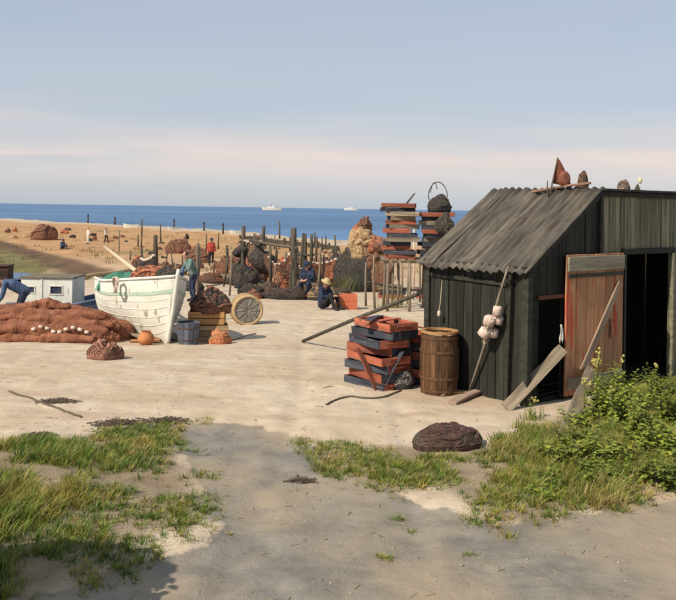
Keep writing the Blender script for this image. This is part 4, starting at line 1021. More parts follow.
for (px, py, w, h, m, sd, lb) in ((236, 276, .75, .45, M_NETRED, 1.3, 'orange red net lump at the foot of the leftmost tall post'),
        (279, 290, 1.2, .5, M_NETRED, 2.4, 'wide orange red net heap left of the thickest post'),
        (275, 278, .8, .5, M_NETB, 3.5, 'brown net heap between the bundle post and the thickest post'),
        (256, 283, 1.1, .28, M_NETB, 4.6, 'low brown net spread below the bundle post'),
        (283, 299, 1.3, .36, M_NETD, 5.7, 'low dark net heap in front of the thickest post'),
        (291, 288, .7, .55, M_WRACK, 6.8, 'dark brown heap tight against the thickest post'),
        (178, 253, 2.0, 1.1, M_NETB, 7.9, 'brown speckled net heap far behind the boat bow'),
        (45, 240, 2.8, 1.7, M_NETB, 8.1, 'brown net heap far off on the left beach'),
        (222, 268, 1.3, .5, M_NETB, 9.2, 'small brown heap right of the person in red'),
        (231, 258, 2.2, .8, M_NETP, 10.3, 'pale heap far behind the leftmost tall post'),
        (162, 288, 1.2, .55, M_NETD, 3.9, 'dark net heap at the foot of the knobbed post')):
    q = G(px, py); lump('net_heap', lb, 'net', q, w, w * .7, h, m, sd, amp=.35, res=(40, 18), pw=.5, fold=.12, twine=rnd.choice((M_ROPE, M_NETB, M_NETP)), ntw=50, rtw=.014 * max(1, q.y / 35))

for (px, py, w, h, m, sd, lb) in ((303, 292, .8, .5, M_WRACK, 1.15, 'dark brown heap between the thickest post and the seated person'),
        (318, 300, .7, .42, M_NETD, 2.25, 'small dark net between the seated person and the crouching person'),
        (268, 291, .9, .34, M_WRACK, 3.35, 'low dark brown heap below the black net bundle'),
        (246, 277, 1.0, .5, M_NETB, 4.45, 'brown heap behind the leftmost tall post'),
        (253, 268, 1.6, .7, M_NETP, 5.55, 'pale heap between the two left tall posts'),
        (285, 271, 1.5, .7, M_NETRED, 6.65, 'reddish heap far behind the thickest post'),
        (318, 276, 1.6, .9, M_NETB, 7.75, 'brown heap behind the seated person'),
        (212, 283, 1.2, .42, M_WRACK, 8.85, 'low dark heap right of the person in teal'),
        (200, 262, 1.5, .9, M_NETB, 9.95, 'brown heap left of the person in red'),
        (172, 275, 1.3, .55, M_NETB, 2.05, 'brown heap beside the knobbed post'),
        (329, 262, 2.0, .8, M_NETP, 3.05, 'pale heap left of the big net heap')):
    q = G(px, py); lump('net_heap', lb, 'net', q, w, w * .7, h, m, sd, amp=.35, res=(36, 16), pw=.5, fold=.14, twine=rnd.choice((M_ROPE, M_NETB, M_NETP, M_NETRED)), ntw=50, rtw=.014 * max(1, q.y / 35))
q = G(258, 287); kq = q.y / 800
crate('small_crate', 'small dark crate in front of the black net bundle', q, R(20), 11 * kq, .36, 7 * kq, M_NAVY, 2)
q = G(228, 281); kq = q.y / 800
crate('small_crate', 'small weathered crate left of the leftmost tall post', q, R(-15), 12 * kq, .4, 7 * kq, M_OLD, 2)
post(283, 290, 252, .05, 'slim stake just left of the thickest post', M_OLDZ, lean=.06)
post(299, 284, 244, .05, 'leaning stake just behind the thickest post', lean=-.08)
post(253, 281, 247, .05, 'slim leaning stake between the two left tall posts', M_OLDZ, lean=.12)
post(318, 289, 247, .05, 'stake behind the seated person', M_OLDZ, lean=.05)
post(272, 283, 250, .045, 'thin leaning stake right of the black net bundle', lean=.15)
def drying_net(a, b, drop, label, m, nx=30, nz=13, seed=0):
    """see-through net slung between two points"""
    t = thing('drying_net', label, 'net', a); d = b - a; mb = MB()
    def pt(u, v):
        sag = .22 * d.length * .5 * (1 - (2 * u - 1) ** 2)
        ed = 1 + .18 * fb(u * 3, seed, 2, 2)
        return d * u + Vector((.03 * math.sin(v * 7 + u * 9), -.12 + .10 * math.sin(u * 8 + seed) * v + .05 * math.sin(u * 19), -sag * (1 - .3 * v) - drop * v * ed * (.75 + .25 * math.sin(u * 3.1))))
    for i in range(nx + 1): mb.tube([pt(i / nx, j / nz) for j in range(nz + 1)], .008, 4)
    for j in range(nz + 1): mb.tube([pt(i / nx, j / nz) for i in range(nx + 1)], .008 if j else .022, 4)
    w = mb.build('netting', m, t); w['kind'] = 'stuff'
    for k in range(7):
        p = pt((k + .5) / 7, 0); MB().tube([p + Vector((-.07, 0, 0)), p + Vector((.07, 0, 0))], .05, 8).build('cork_float', M_CORK, t, True)
yA, yB, yC, yD = G(243, 283).y, G(263, 284).y, G(293, 294).y, G(311, 287).y
drying_net(P(244, 240, yA), P(262, 241, yB), .95, 'dark see through net slung between the two left tall posts', M_NETD, seed=1)
drying_net(P(264, 246, yB), P(292, 250, yC), .85, 'brown see through net slung between the bundle post and the thickest post', M_NETB, seed=2)
drying_net(P(294, 258, yC), P(311, 257, yD), .7, 'dark see through net hanging under the short crossbar', M_NETD, seed=3)
drying_net(P(312, 262, yD), P(337, 258, G(337, 288).y), .75, 'reddish see through net slung from the crossbar post to the big net heap', M_NETRED, seed=4)
drying_net(P(141, 258, G(141, 288).y), P(155, 254, G(155, 290).y), .7, 'dark see through net between the two posts behind the white boat', M_NETD, seed=5)
rk = random.Random(21)
for k in range(22):
    px = rk.uniform(150, 345); base = rk.uniform(266, 296); q = G(px, base); h = rk.uniform(.7, 1.6); ln = rk.uniform(-.2, .2)
    mb = MB(); mb.tube([(0, 0, -.2), (ln * h * .5 + .02, .02, h * .5), (ln * h, 0, h)], [.04, .034, .026], 7)
    tag(mb.build('stake', rk.choice((M_POST, M_OLDZ)), None, True, loc=q), 'thin rough stake in the crowded band of fishing gear', 'stake', 'thin stakes in the band of gear')
for k in range(20):
    px = rk.uniform(226, 342); base = rk.uniform(268, 292); q = G(px, base); w = rk.uniform(.8, 1.5)
    lump('net_pile', 'waist high pile of dark netting in the crowded band of fishing gear', 'net', q, w, w * .7, rk.uniform(.5, 1.05), rk.choice((M_NETD, M_NETD, M_NETB, M_WRACK, M_NETRED)), k * 2.9 + .7, amp=.35, res=(36, 16), pw=.5, fold=.12, twine=rk.choice((M_ROPE, M_NETB)), ntw=30, rtw=.016, group='net piles in the band of gear')
for k in range(14):
    px = rk.uniform(226, 342); q = G(px, rk.uniform(274, 292)); h = rk.uniform(1.3, 2.3); ln = rk.uniform(-.1, .1)
    tag(MB().tube([(0, 0, -.3), (ln * h * .5 + .02, .02, h * .5), (ln * h, 0, h)], [.07, .06, .05], 8).build('net_pole', M_POST, None, True, loc=q), 'man high dark pole in the crowded band of fishing gear', 'pole', 'man high poles in the band of gear')
for k in range(12):
    px = rk.uniform(135, 205); base = rk.uniform(268, 292); q = G(px, base); w = rk.uniform(.6, 1.2)
    lump('net_pile', 'low pile of netting on the sand behind the white boat', 'net', q, w, w * .7, rk.uniform(.35, .8), rk.choice((M_NETD, M_NETB, M_WRACK, M_NETRED)), k * 3.1 + .4, amp=.35, res=(30, 14), pw=.5, fold=.12, twine=M_ROPE, ntw=24, rtw=.016, group='net piles behind the boat')
for k in range(16):
    px = rk.uniform(228, 345); base = rk.uniform(276, 299); q = G(px, base); w = rk.uniform(.35, .8)
    lump('net_scrap', 'small scrap heap of netting in the crowded band of fishing gear', 'net', q, w, w * .6, w * rk.uniform(.3, .55), rk.choice((M_NETD, M_NETB, M_NETRED, M_NETD, M_WRACK)), k * 1.9 + .3, amp=.35, res=(24, 10), pw=.5, fold=.12, twine=M_ROPE, ntw=16, rtw=.014, rolls=4, group='net scraps in the band of gear')
# box under the seated person
q = G(308, 298); kq = q.y / 800
crate('fish_box', 'low brown plank box under the seated person in dark blue', q, R(-4), 21 * kq, .5, 16 * kq, mat('brown box wood', (.17, .12, .08), (.28, .2, .14), VX, .85, .4), 2)

# ------------------------------------------------------------------ people
def capsule(mb, a, b, ra, rb, n=12):
    a, b = Vector(a), Vector(b); d = (b - a); l = d.length; t = d.normalized() if l > 1e-6 else Vector((0, 0, 1))
    pts = []; rad = []
    for k in range(5):
        q = -math.pi / 2 + math.pi / 2 * k / 5; pts.append(a + t * ra * math.sin(q)); rad.append(max(ra * math.cos(q), ra * .12))
    pts += [a, b]; rad += [ra, rb]
    for k in range(1, 6):
        q = math.pi / 2 * k / 5; pts.append(b + t * rb * math.sin(q)); rad.append(max(rb * math.cos(q), rb * .12))
    mb.tube(pts, rad, n)
def person(label, loc, rot, pose, mats, hat=None, voxel=.011, name='person'):
    """pose: dict of joints in metres, facing -y. mats: shirt, trousers"""
    root = thing(name, label, 'person', loc, rot)
    J = {k: Vector(v) for k, v in pose.items()}
    B = []   # (a, b, ra, rb, region)
    pel, ch, nk, hd = J['pelvis'], J['chest'], J['neck'], J['head']
    sd = (J['shL'] - J['shR']).normalized()
    for s in (-1, 1):
        B.append((pel + sd * .075 * s, ch + sd * .085 * s, .115, .125, 1)); B.append((ch + sd * .085 * s, nk.lerp(ch, .25) + sd * .10 * s, .115, .075, 1))
    B.append((pel, ch, .12, .13, 1)); B.append((nk.lerp(ch, .15), nk, .06, .052, 0)); B.append((nk, hd, .052, .06, 0))
    up = (hd - nk).normalized(); fw = J.get('look', Vector((0, -1, 0))); fw = (fw - up * fw.dot(up)).normalized()
    B.append((hd + up * .0 - fw * .012, hd + up * .075 - fw * .012, .083, .088, 0)); B.append((hd + fw * .035 - up * .035, hd + fw * .035 + up * .02, .052, .06, 0))
    B.append((hd + fw * .085 + up * .03, hd + fw * .107 + up * .005, .010, .015, 0))
    for s in (-1, 1): B.append((hd + sd * s * .088 + up * .035, hd + sd * s * .092 + up * .005, .013, .012, 0))
    for S in 'LR':
        sh, el, wr, hp, kn, an, to = (J[k + S] for k in ('sh', 'el', 'wr', 'hp', 'kn', 'an', 'to'))
        B.append((ch.lerp(sh, .4), sh, .09, .066, 1)); B.append((sh, el, .062, .048, 1)); B.append((el, wr, .048, .034, 1))
        hdv = (wr - el).normalized(); pa = wr + hdv * .065
        B.append((wr, pa, .028, .036, 0))
        perp = hdv.cross(Vector((0, 1, 0)) if abs(hdv.y) < .8 else Vector((1, 0, 0))).normalized()
        side = hdv.cross(perp).normalized()
        for k, (o_, ln) in enumerate(((-.033, .055), (-.011, .066), (.011, .070), (.033, .060))):
            b0 = pa + side * o_ + hdv * .02; b1 = b0 + hdv * ln * .6 + side * o_ * .25; b2 = b1 + hdv * ln * .45 - perp * .014
            B.append((b0, b1, .0105, .0095, 0)); B.append((b1, b2, .0095, .008, 0))
        b0 = wr + hdv * .03 + side * .025; b1 = b0 + side * .035 + hdv * .025; B.append((b0, b1, .013, .011, 0)); B.append((b1, b1 + hdv * .03, .011, .009, 0))
        B.append((pel, hp, .11, .105, 2)); B.append((hp, kn, .10, .068, 2)); B.append((kn, an.lerp(kn, .12), .068, .052, 2)); B.append((an, to, .045, .042, 3)); B.append((an, an - (to - an) * .35, .043, .042, 3)); B.append((an.lerp(kn, .12), an, .05, .042, 3))
    mb = MB()
    for (a, b, ra, rb_, _) in B: capsule(mb, a, b, ra, rb_)
    me0 = mb.mesh('body_tmp'); tmp = obj('body_tmp', me0)
    rm = tmp.modifiers.new('r', 'REMESH'); rm.mode = 'VOXEL'; rm.voxel_size = voxel
    sm = tmp.modifiers.new('s', 'SMOOTH'); sm.factor = .5; sm.iterations = 2
    dg = bpy.context.evaluated_depsgraph_get(); me = bpy.data.meshes.new_from_object(tmp.evaluated_get(dg)); me.name = 'body'
    bpy.data.objects.remove(tmp)
    me.materials.clear()
    for m in (M_SKIN, mats[0], mats[1], M_BLK): me.materials.append(m)
    idx = []
    for p in me.polygons:
        c = p.center; best = 1e9; bi = 0
        for (a, b, ra, rb_, rg) in B:
            d = b - a; t = max(0, min(1, (c - a).dot(d) / max(d.length_squared, 1e-9))); dd = (c - a - d * t).length - lerp(ra, rb_, t)
            if dd < best: best = dd; bi = rg
        idx.append(bi)
    me.polygons.foreach_set('material_index', idx); me.polygons.foreach_set('use_smooth', [True] * len(idx))
    obj('body', me, root)
    q = Matrix((sd, -fw, up)).transposed()
    mb = MB(); hc = hd + up * .055 - fw * .014
    if hat:
        rb_ = .17 if hat == 'brim' else .10
        prof2 = [(.001, .105), (.06, .10), (.094, .06), (.101, .0), (rb_, -.008), (rb_, -.016), (.09, -.012)]
        n = 16; vs = []; fs = []
        for (r, z) in prof2:
            for i in range(n):
                v = Vector((r * math.cos(2 * math.pi * i / n), r * 1.06 * math.sin(2 * math.pi * i / n), z))
                if hat == 'cap' and r > .095 and z < .02 and math.sin(2 * math.pi * i / n) < -.3: v.y -= .05
                vs.append(hc + q @ v + up * .025)
        for j in range(len(prof2) - 1):
            for i in range(n): fs.append((j * n + i, j * n + (i + 1) % n, (j + 1) * n + (i + 1) % n, (j + 1) * n + i))
        mb.add(vs, fs).build('hat', M_STRAW if hat == 'brim' else M_DBLUE, root, True)
    # hair: shell over back and top of skull
    mb = MB(); n, m = 16, 10; vs = []; fs = []
    for j in range(m + 1):
        ph = -.25 + (math.pi / 2 + .25) * j / m
        for i in range(n):
            th = 2 * math.pi * i / n; cut = 0
            v = Vector((math.cos(ph) * math.cos(th) * .096, math.cos(ph) * math.sin(th) * .106, math.sin(ph) * .102))
            if v.y < -.045 and v.z < .055: v.y *= .55; v.z = max(v.z, .02)
            vs.append(hc + q @ v - fw * .006)
    for j in range(m):
        for i in range(n): fs.append((j * n + i, j * n + (i + 1) % n, (j + 1) * n + (i + 1) % n, (j + 1) * n + i))
    mb.add(vs, fs).build('hair', M_HAIR, root, True)
    for s in (-1, 1): MB().ball(hd + fw * .088 + sd * s * .032 + up * .032, (.011, .011, .009), 8, 5).build('eye', M_BLK, root, True)
    return root
def sym(d):
    o = {}
    for k, v in d.items():
        if k.endswith('*'): o[k[:-1] + 'L'] = v; o[k[:-1] + 'R'] = (-v[0], v[1], v[2])
        else: o[k] = v
    return o
STAND = sym({'pelvis': (0, 0, .93), 'chest': (0, .01, 1.24), 'neck': (0, .02, 1.47), 'head': (0, 0, 1.56), 'sh*': (.19, .01, 1.40), 'el*': (.25, .03, 1.12), 'wr*': (.25, -.07, .88), 'hp*': (.09, 0, .90), 'kn*': (.10, -.03, .50), 'an*': (.11, .02, .09), 'to*': (.13, -.13, .045)})
WALK = dict(STAND); WALK.update({'knL': (.10, -.16, .52), 'anL': (.10, -.20, .09), 'toL': (.11, -.35, .05), 'knR': (-.10, .03, .50), 'anR': (-.10, .20, .13), 'toR': (-.11, .08, .045), 'elL': (.25, .12, 1.14), 'wrL': (.24, .12, .90), 'elR': (-.25, -.06, 1.13), 'wrR': (-.22, -.24, .96)})
SIT = sym({'pelvis': (0, 0, .52), 'chest': (0, -.06, .83), 'neck': (0, -.10, 1.05), 'head': (0, -.15, 1.13), 'look': (0, -.85, -.5), 'sh*': (.19, -.07, .98), 'el*': (.24, -.15, .72), 'wr*': (.10, -.36, .66), 'hp*': (.10, -.04, .50), 'kn*': (.15, -.43, .50), 'an*': (.14, -.42, .09), 'to*': (.15, -.57, .045)})
SITG = sym({'pelvis': (0, 0, .13), 'chest': (0, -.03, .45), 'neck': (0, -.07, .67), 'head': (0, -.11, .76), 'sh*': (.19, -.04, .61), 'el*': (.25, -.18, .40), 'wr*': (.08, -.42, .42), 'hp*': (.10, -.04, .13), 'kn*': (.13, -.40, .46), 'an*': (.12, -.55, .08), 'to*': (.13, -.70, .045)})
BEND = sym({'pelvis': (0, .16, .86), 'chest': (0, -.12, 1.02), 'neck': (0, -.32, 1.07), 'head': (0, -.40, 1.05), 'look': (0, -.6, -.8), 'sh*': (.19, -.26, 1.04), 'el*': (.24, -.32, .76), 'wr*': (.16, -.46, .56), 'hp*': (.10, .14, .84), 'kn*': (.12, .02, .47), 'an*': (.12, .10, .09), 'to*': (.14, -.05, .045)})
LEANF = sym({'pelvis': (0, .05, .92), 'chest': (0, -.07, 1.20), 'neck': (0, -.15, 1.41), 'head': (0, -.21, 1.48), 'look': (0, -.8, -.6), 'sh*': (.19, -.12, 1.34), 'el*': (.25, -.22, 1.08), 'wr*': (.14, -.44, 1.0), 'hp*': (.09, .04, .90), 'kn*': (.11, -.02, .50), 'an*': (.12, .06, .09), 'to*': (.14, -.09, .045)})
person('person in a teal shirt and dark blue trousers bending over gear behind the boat', G(192, 302), R(-60), LEANF, (M_TEAL, M_DBLUE), None, .010)
person('person in red standing upright far out on the beach', G(211, 266), R(30), STAND, (M_REDC, M_BLK), 'cap', .013)
person('person in pale top and black trousers walking on the far left beach', G(106, 243.5), R(70), WALK, (M_PALE, M_BLK), None, .016)
person('person all in pale clothes near the end of the far left beach', G(88, 244), R(-50), STAND, (M_PALE, M_PALE), None, .016)
person('person in blue sitting on the brown bank of the hollow', G(62, 249.5), R(60), SITG, (M_BLUE, M_DBLUE), 'cap', .014)
qb = G(308, 298)
person('person in dark blue sitting on the low brown box', qb + Vector((0, .05, 0)), R(-20), SIT, (M_DBLUE, M_DBLUE), 'cap', .010)
person('person in dark blue crouching on the sand left of the red box', G(323, 309), R(50), {**SITG}, (M_DBLUE, M_BLK), 'brim', .010)
person('person in blue stooping behind the sailcloth at the left edge', G(17, 329), R(-70), BEND, (M_BLUE, M_DBLUE), 'cap', .010)

# ------------------------------------------------------------------ left edge: tarred net box
q = G(-2, 284)
t = thing('net_chest', 'dark brown tarred chest at the left edge by the hollow', 'chest', q, R(6)); kq = q.y / 800
cw_, chh = 24 * kq, 18 * kq
for k in range(4): bevel(MB().box((0, -.5, (k + .5) * chh / 4), (cw_, .05, chh / 4 - .015), jit=.004).build('board', mat('brown tarred board', (.035, .02, .014), (.09, .05, .035), VX, .8, .4), t), .004, 1)
for s in (-1, 1): MB().box((s * (cw_ / 2 - .03), 0, chh / 2 - .1), (.05, .94, chh + .2)).build('side', MATS['brown tarred board'], t)
MB().box((0, .5, chh / 2 - .1), (cw_, .05, chh + .2)).build('back', MATS['brown tarred board'], t)
bevel(MB().box((0, 0, chh + .03), (cw_ + .12, 1.2, .06)).build('lid', MATS['brown tarred board'], t), .01, 1)

# ------------------------------------------------------------------ far beach and sea
def dinghy(px, py, hpx, label, sailw=.45, lean=0):
    q = G(px, py); k = q.y / 800; h = hpx * k
    t = thing('small_boat', label, 'boat', q, R(rnd.uniform(-20, 20)), 'small boats along the shore')
    Lb = h * 1.5; mb = MB(); vs = []; fs = []
    for i in range(9):
        s = i / 8; hw = h * .22 * (1 - abs(2 * s - .9) ** 2.2 * .8); hw = max(hw, .02); z1 = h * (.28 + .12 * (2 * s - 1) ** 2)
        vs += [((s - .5) * Lb, -hw, z1), ((s - .5) * Lb * .86, -hw * .5, -.03), ((s - .5) * Lb * .86, hw * .5, -.03), ((s - .5) * Lb, hw, z1)]
    for i in range(8):
        for j in range(3): a = i * 4 + j; fs.append((a, a + 4, a + 5, a + 1))
        a = i * 4; fs.append((a + 3, a + 7, a + 4, a))
    fs += [(0, 1, 2, 3), (35, 34, 33, 32)]
    mb.add(vs, fs).build('hull', M_WHITE, t)
    MB().tube([(0, 0, 0), (lean * h, 0, h)], [.012 * h, .007 * h], 6).build('mast', M_OLDZ, t, True)
    MB().box((0, 0, h * .15), (h * .10, h * .2, h * .03)).build('thwart', M_OLD, t)
dinghy(131, 228, 11, 'pale boat with a tall thin mast on the far shore, left of two', .22)
dinghy(173, 229.5, 7.5, 'pale boat with the shortest mast on the far shore, right of two', .75)
dinghy(237, 234, 10, 'pale boat with a bare mast on the shore left of the tall posts', .6)
def spost(px, base, top, label):
    q = G(px, base); k = q.y / 800; h = (base - top) * k
    t = thing('beacon_post', label, 'beacon', q, 0, 'beacon posts on the shore')
    MB().tube([(0, 0, -.3), (0, 0, h)], [1.0 * k, .7 * k], 7).build('pole', M_POST, t, True)
    MB().ball((0, 0, h * .82), (.95 * k, .95 * k, 1.7 * k), 10, 7).build('basket_mark', M_NETD, t, True)
spost(88, 223, 214, 'dark beacon post on the shore above the pale dressed person')
spost(115, 224.5, 217, 'short dark beacon post on the shore right of the first beacon')
spost(174, 229, 219, 'thin dark beacon post behind the right small pale boat')
spost(204, 231, 222, 'lone thin dark beacon post standing mid shore before the sea')
spost(223, 234, 223, 'dark beacon post on the shore above the person in red')
rf = random.Random(31)
for k in range(46):
    px = rf.uniform(4, 330); base = 226 + .055 * px * .6 + rf.uniform(3, 34) ** 1.0
    if px < 130 and base > 242: base = rf.uniform(226, 240)
    q = G(px, base); kk = q.y / 800; w = rf.uniform(3, 9) * kk; h = rf.uniform(1.5, 4.5) * kk
    lump('gear_heap', 'small dark heap of gear dotted about the far beach', 'gear heap', q, w, w * .6, h, rf.choice((M_NETD, M_NETB, M_WRACK, M_NETP, M_NETRED, M_NETD)), k * 2.3 + .1, amp=.4, res=(18, 8), pw=.5, fold=.15, rolls=3, rr=.2, group='small gear heaps on the far beach')
for k in range(18):
    px = rf.uniform(110, 335); base = rf.uniform(236, 264); q = G(px, base); kk = q.y / 800; h = rf.uniform(9, 20) * kk
    tag(MB().tube([(0, 0, -.2), (.05 * h * rf.uniform(-1, 1), 0, h)], [.9 * kk, .6 * kk], 7).build('stake', M_POST, None, True, loc=q), 'thin dark stake far out on the beach', 'stake', 'thin stakes far out on the beach')
# groyne
a, b = G(240, 239), G(338, 251)
t = thing('timber_groyne', 'low dark timber groyne along the waterline behind the posts', 'groyne', a)
n = 15
for i in range(n + 1):
    p = a.lerp(b, i / n); p.z = gz(p.x, p.y); MB().tube([p - a + Vector((0, 0, -.4)), p - a + Vector((0, 0, .55 + rnd.uniform(-.1, .25)))], .12, 7).build('pile', M_POST, t, True)
for i in range(n):
    p0, p1 = a.lerp(b, i / n), a.lerp(b, (i + 1) / n); p0.z = gz(p0.x, p0.y); p1.z = gz(p1.x, p1.y)
    for z in (.08, .34):
        d = p1 - p0; MB().box((0, 0, 0), (d.length, .06, .24)).build('plank', M_BEAM, t, loc=(p0 + p1) / 2 - a + Vector((0, -.15, z)), rot=align(d, 'X').to_euler())
# ships
def ship(px, Y, Lpx, label, buff, funnel):
    k = Y / 800; L_ = Lpx * k; p = P(px, 208, Y); p.z = SEA
    t = thing('steamship', label, 'ship', p, 0, 'ships on the horizon'); vs = []; fs = []
    hgt = (Lpx / 10) * k
    for i in range(13):
        s = i / 12; hw = L_ * .07 * (1 - abs(2 * s - 1) ** 3 * .92); z1 = hgt * (1 + .5 * (2 * s - 1) ** 2)
        vs += [((s - .5) * L_, -hw, z1), ((s - .5) * L_ * .94, -hw * .8, -1), ((s - .5) * L_ * .94, hw * .8, -1), ((s - .5) * L_, hw, z1)]
    for i in range(12):
        for j in range(3): a = i * 4 + j; fs.append((a, a + 4, a + 5, a + 1))
        a = i * 4; fs.append((a + 3, a + 7, a + 4, a))
    fs += [(0, 1, 2, 3), (51, 50, 49, 48)]
    MB().add(vs, fs).build('hull', buff, t)
    MB().box((-L_ * .08, 0, hgt * 1.35), (L_ * .42, L_ * .08, hgt * .75)).build('deckhouse', M_WHITE, t)
    MB().box((.05 * L_, 0, hgt * 1.95), (L_ * .14, L_ * .06, hgt * .5)).build('bridge', M_WHITE, t)
    MB().tube([(-.02 * L_, 0, hgt * 1.6), (-.03 * L_, 0, hgt * (3.0 if funnel else 2.0))], .022 * L_, 10).build('funnel', M_NETRED, t, True)
    for xx in (-.32, .3): MB().tube([(xx * L_, 0, hgt * .8), (xx * L_, 0, hgt * 3.0)], .006 * L_, 6).build('mast', M_POST, t, True)
ship(272, 1500, 20, 'buff and white steamship with a red funnel on the horizon', M_STEEL, True)
ship(351, 2600, 14, 'faint pale ship on the horizon above the net heap', mat('pale far hull', (.6, .55, .45), (.66, .6, .5), (.2, .2, .2), .7, 0), False)

# ------------------------------------------------------------------ ropes, wrack, pebbles on the sand
def gsurf(x, y): return gz(x, y) - .035 * ss(-.18, .22, dist_poly(PATHW, x, y))
def ground_rope(pts, r, label, m=M_ROPE):
    out = []
    Q = [G(*p) for p in pts]
    Q = [Q[0]] + Q + [Q[-1]]
    for i in range(1, len(Q) - 2):
        for j in range(8):
            t = j / 8; a, b, c, d = Q[i - 1], Q[i], Q[i + 1], Q[i + 2]
            p = .5 * ((2 * b) + (c - a) * t + (2 * a - 5 * b + 4 * c - d) * t * t + (3 * b - a - 3 * c + d) * t ** 3)
            p.y += .10 * fb(p.x * 1.5, i * .4 + t * .4, r * 100); p.z = gsurf(p.x, p.y) + r * .5; out.append(p)
    tag(MB().tube(out, r, 6).build('rope', m, None, True), label, 'rope')
ground_rope([(326, 405), (338, 399), (352, 397), (370, 400), (388, 397), (402, 390)], .014, 'thin dark rope lying loosely on the sand before the tray pile')
ground_rope([(322, 389), (334, 386), (345, 388), (356, 391)], .012, 'short pale rope end on the sand left of the tray pile', M_ROPEL)
ground_rope([(8, 393), (28, 398), (45, 405), (62, 411), (82, 420)], .014, 'dark line lying across the sand on the left')
ground_rope([(205, 287), (222, 284), (240, 281), (256, 284)], .03, 'dark line stretched on the far sand toward the posts')  # thin dark tube laid along the far sand
ground_rope([(225, 343), (235, 340), (246, 336), (257, 334)], .014, 'thin rope trailing from the crates toward the basket')
def wrack(px, py, wpx, label, n=60, m=M_WRACK):
    q = G(px, py); k = q.y / 800; w = wpx * k; mb = MB()
    for i in range(n * 2):
        a = max(-.55, min(.55, rnd.gauss(0, .26))) * w; b = rnd.gauss(0, .14) * w; an = rnd.uniform(0, 6.28); l = rnd.uniform(.05, .15)
        pts = []
        for s in range(5):
            t = s / 4 - .5; x = a + l * t * math.cos(an) + .012 * math.sin(s * 1.7 + i); y = b + l * t * math.sin(an) + .012 * math.cos(s * 1.5 + 2 * i); pts.append((x, y, gsurf(q.x + x, q.y + y) - q.z + .006 + rnd.uniform(0, .025) * math.exp(-(a / w * 3) ** 2)))
        mb.tube(pts, rnd.uniform(.0022, .006), 5)
    o = mb.build('seaweed_clump', m, None, False, loc=q); tag(o, label, 'seaweed')
wrack(57, 402, 34, 'dark clump of dry seaweed alone on the left sand', 70)
wrack(122, 424, 52, 'long tangle of dry seaweed at the upper edge of the left grass', 90)
wrack(168, 421, 34, 'grey seaweed tangle right of the long one, above the track', 60)
wrack(40, 436, 30, 'seaweed scraps at the left edge above the grass', 40)
wrack(300, 478, 22, 'few dark scraps of weed on the middle of the track', 18)
wrack(540, 432, 40, 'dry litter on the sand below the leaning planks', 60)
# pebbles: uncountable
mb = MB()
for i in range(700):
    y = 4.2 * (4.2 ** rnd.random()); x = rnd.uniform(-.5, .5) * y
    r = rnd.uniform(.003, .010) * (1.9 if rnd.random() < .05 else 1)
    z = gz(x, y) - (.035 * ss(-.18, .22, dist_poly(PATHW, x, y)) if y < 12 else 0)
    mb.ball((x, y, z + r * .15), (r * rnd.uniform(.8, 1.4), r * rnd.uniform(.8, 1.3), r * .6), 6, 4, .12)
struct(mb.build('pebbles', M_PEB, None, True), 'stuff'); bpy.data.objects['pebbles']['label'] = 'small pebbles scattered over sand and track'

# dry straw and twig litter: uncountable
mb = MB(); rl_ = random.Random(3)
for i in range(1500):
    y = 4.3 * (3.2 ** rl_.random()); x = rl_.uniform(-.48, .46) * y
    if fb(x * .8, y * .8, 2.2) + rl_.gauss(0, .3) < .12: continue
    an = rl_.uniform(0, 6.28); l = rl_.uniform(.02, .09); z = gsurf(x, y) + .003
    dx, dy = math.cos(an) * l / 2, math.sin(an) * l / 2
    mb.tube([(x - dx, y - dy, gsurf(x - dx, y - dy) + .003), (x + rl_.uniform(-.006, .006), y, z + rl_.uniform(0, .006)), (x + dx, y + dy, gsurf(x + dx, y + dy) + .003)], rl_.uniform(.0012, .003), 4)
o = struct(mb.build('straw_litter', mat('dry straw', (.10, .075, .045), (.36, .28, .17), (3, 3, 3), .9, .1)), 'stuff'); o['label'] = 'bits of dry straw and twig strewn over the ground'
# timber edging on the near rim of the hollow
a, b = G(70, 281), G(134, 271)
tag(MB().tube([a + Vector((0, 0, .08)), a.lerp(b, .33) + Vector((0, 0, .10)), a.lerp(b, .66) + Vector((0, 0, .06)), b + Vector((0, 0, .08))], [.11, .10, .09, .08], 8).build('rim_timber', M_CRATE, None, True), 'long pale timber lying along the near rim of the hollow', 'timber')

# ------------------------------------------------------------------ grass and weeds
class Blades:
    def __init__(s): s.v = []; s.f = []; s.c = []
    def blade(s, p, h, w, lean, az, col, segs=3):
        n = len(s.v); d = Vector((math.cos(az), math.sin(az), 0)); q = Vector((-math.sin(az + .6), math.cos(az + .6), 0))
        for i in range(segs):
            t = i / segs; c = p + d * (lean * h * t * t) + Vector((0, 0, h * t * (1 - .25 * lean * t)))
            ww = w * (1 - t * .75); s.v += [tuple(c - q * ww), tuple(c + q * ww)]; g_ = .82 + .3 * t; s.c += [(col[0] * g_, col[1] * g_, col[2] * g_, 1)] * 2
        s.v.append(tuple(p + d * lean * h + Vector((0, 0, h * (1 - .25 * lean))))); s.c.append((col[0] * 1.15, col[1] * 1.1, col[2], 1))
        for i in range(segs - 1): a = n + 2 * i; s.f.append((a, a + 1, a + 3, a + 2))
        a = n + 2 * (segs - 1); s.f.append((a, a + 1, a + 2))
    def build(s, name, m, parent=None, loc=None):
        me = bpy.data.meshes.new(name); me.from_pydata(s.v, [], s.f); me.update(); me.materials.append(m)
        at = me.color_attributes.new('tint', 'FLOAT_COLOR', 'POINT'); at.data.foreach_set('color', [x for c in s.c for x in c])
        return obj(name, me, parent, loc)
GREENS = [(.19, .25, .035), (.12, .20, .028), (.27, .27, .045), (.38, .31, .075), (.075, .14, .022), (.42, .34, .13)]
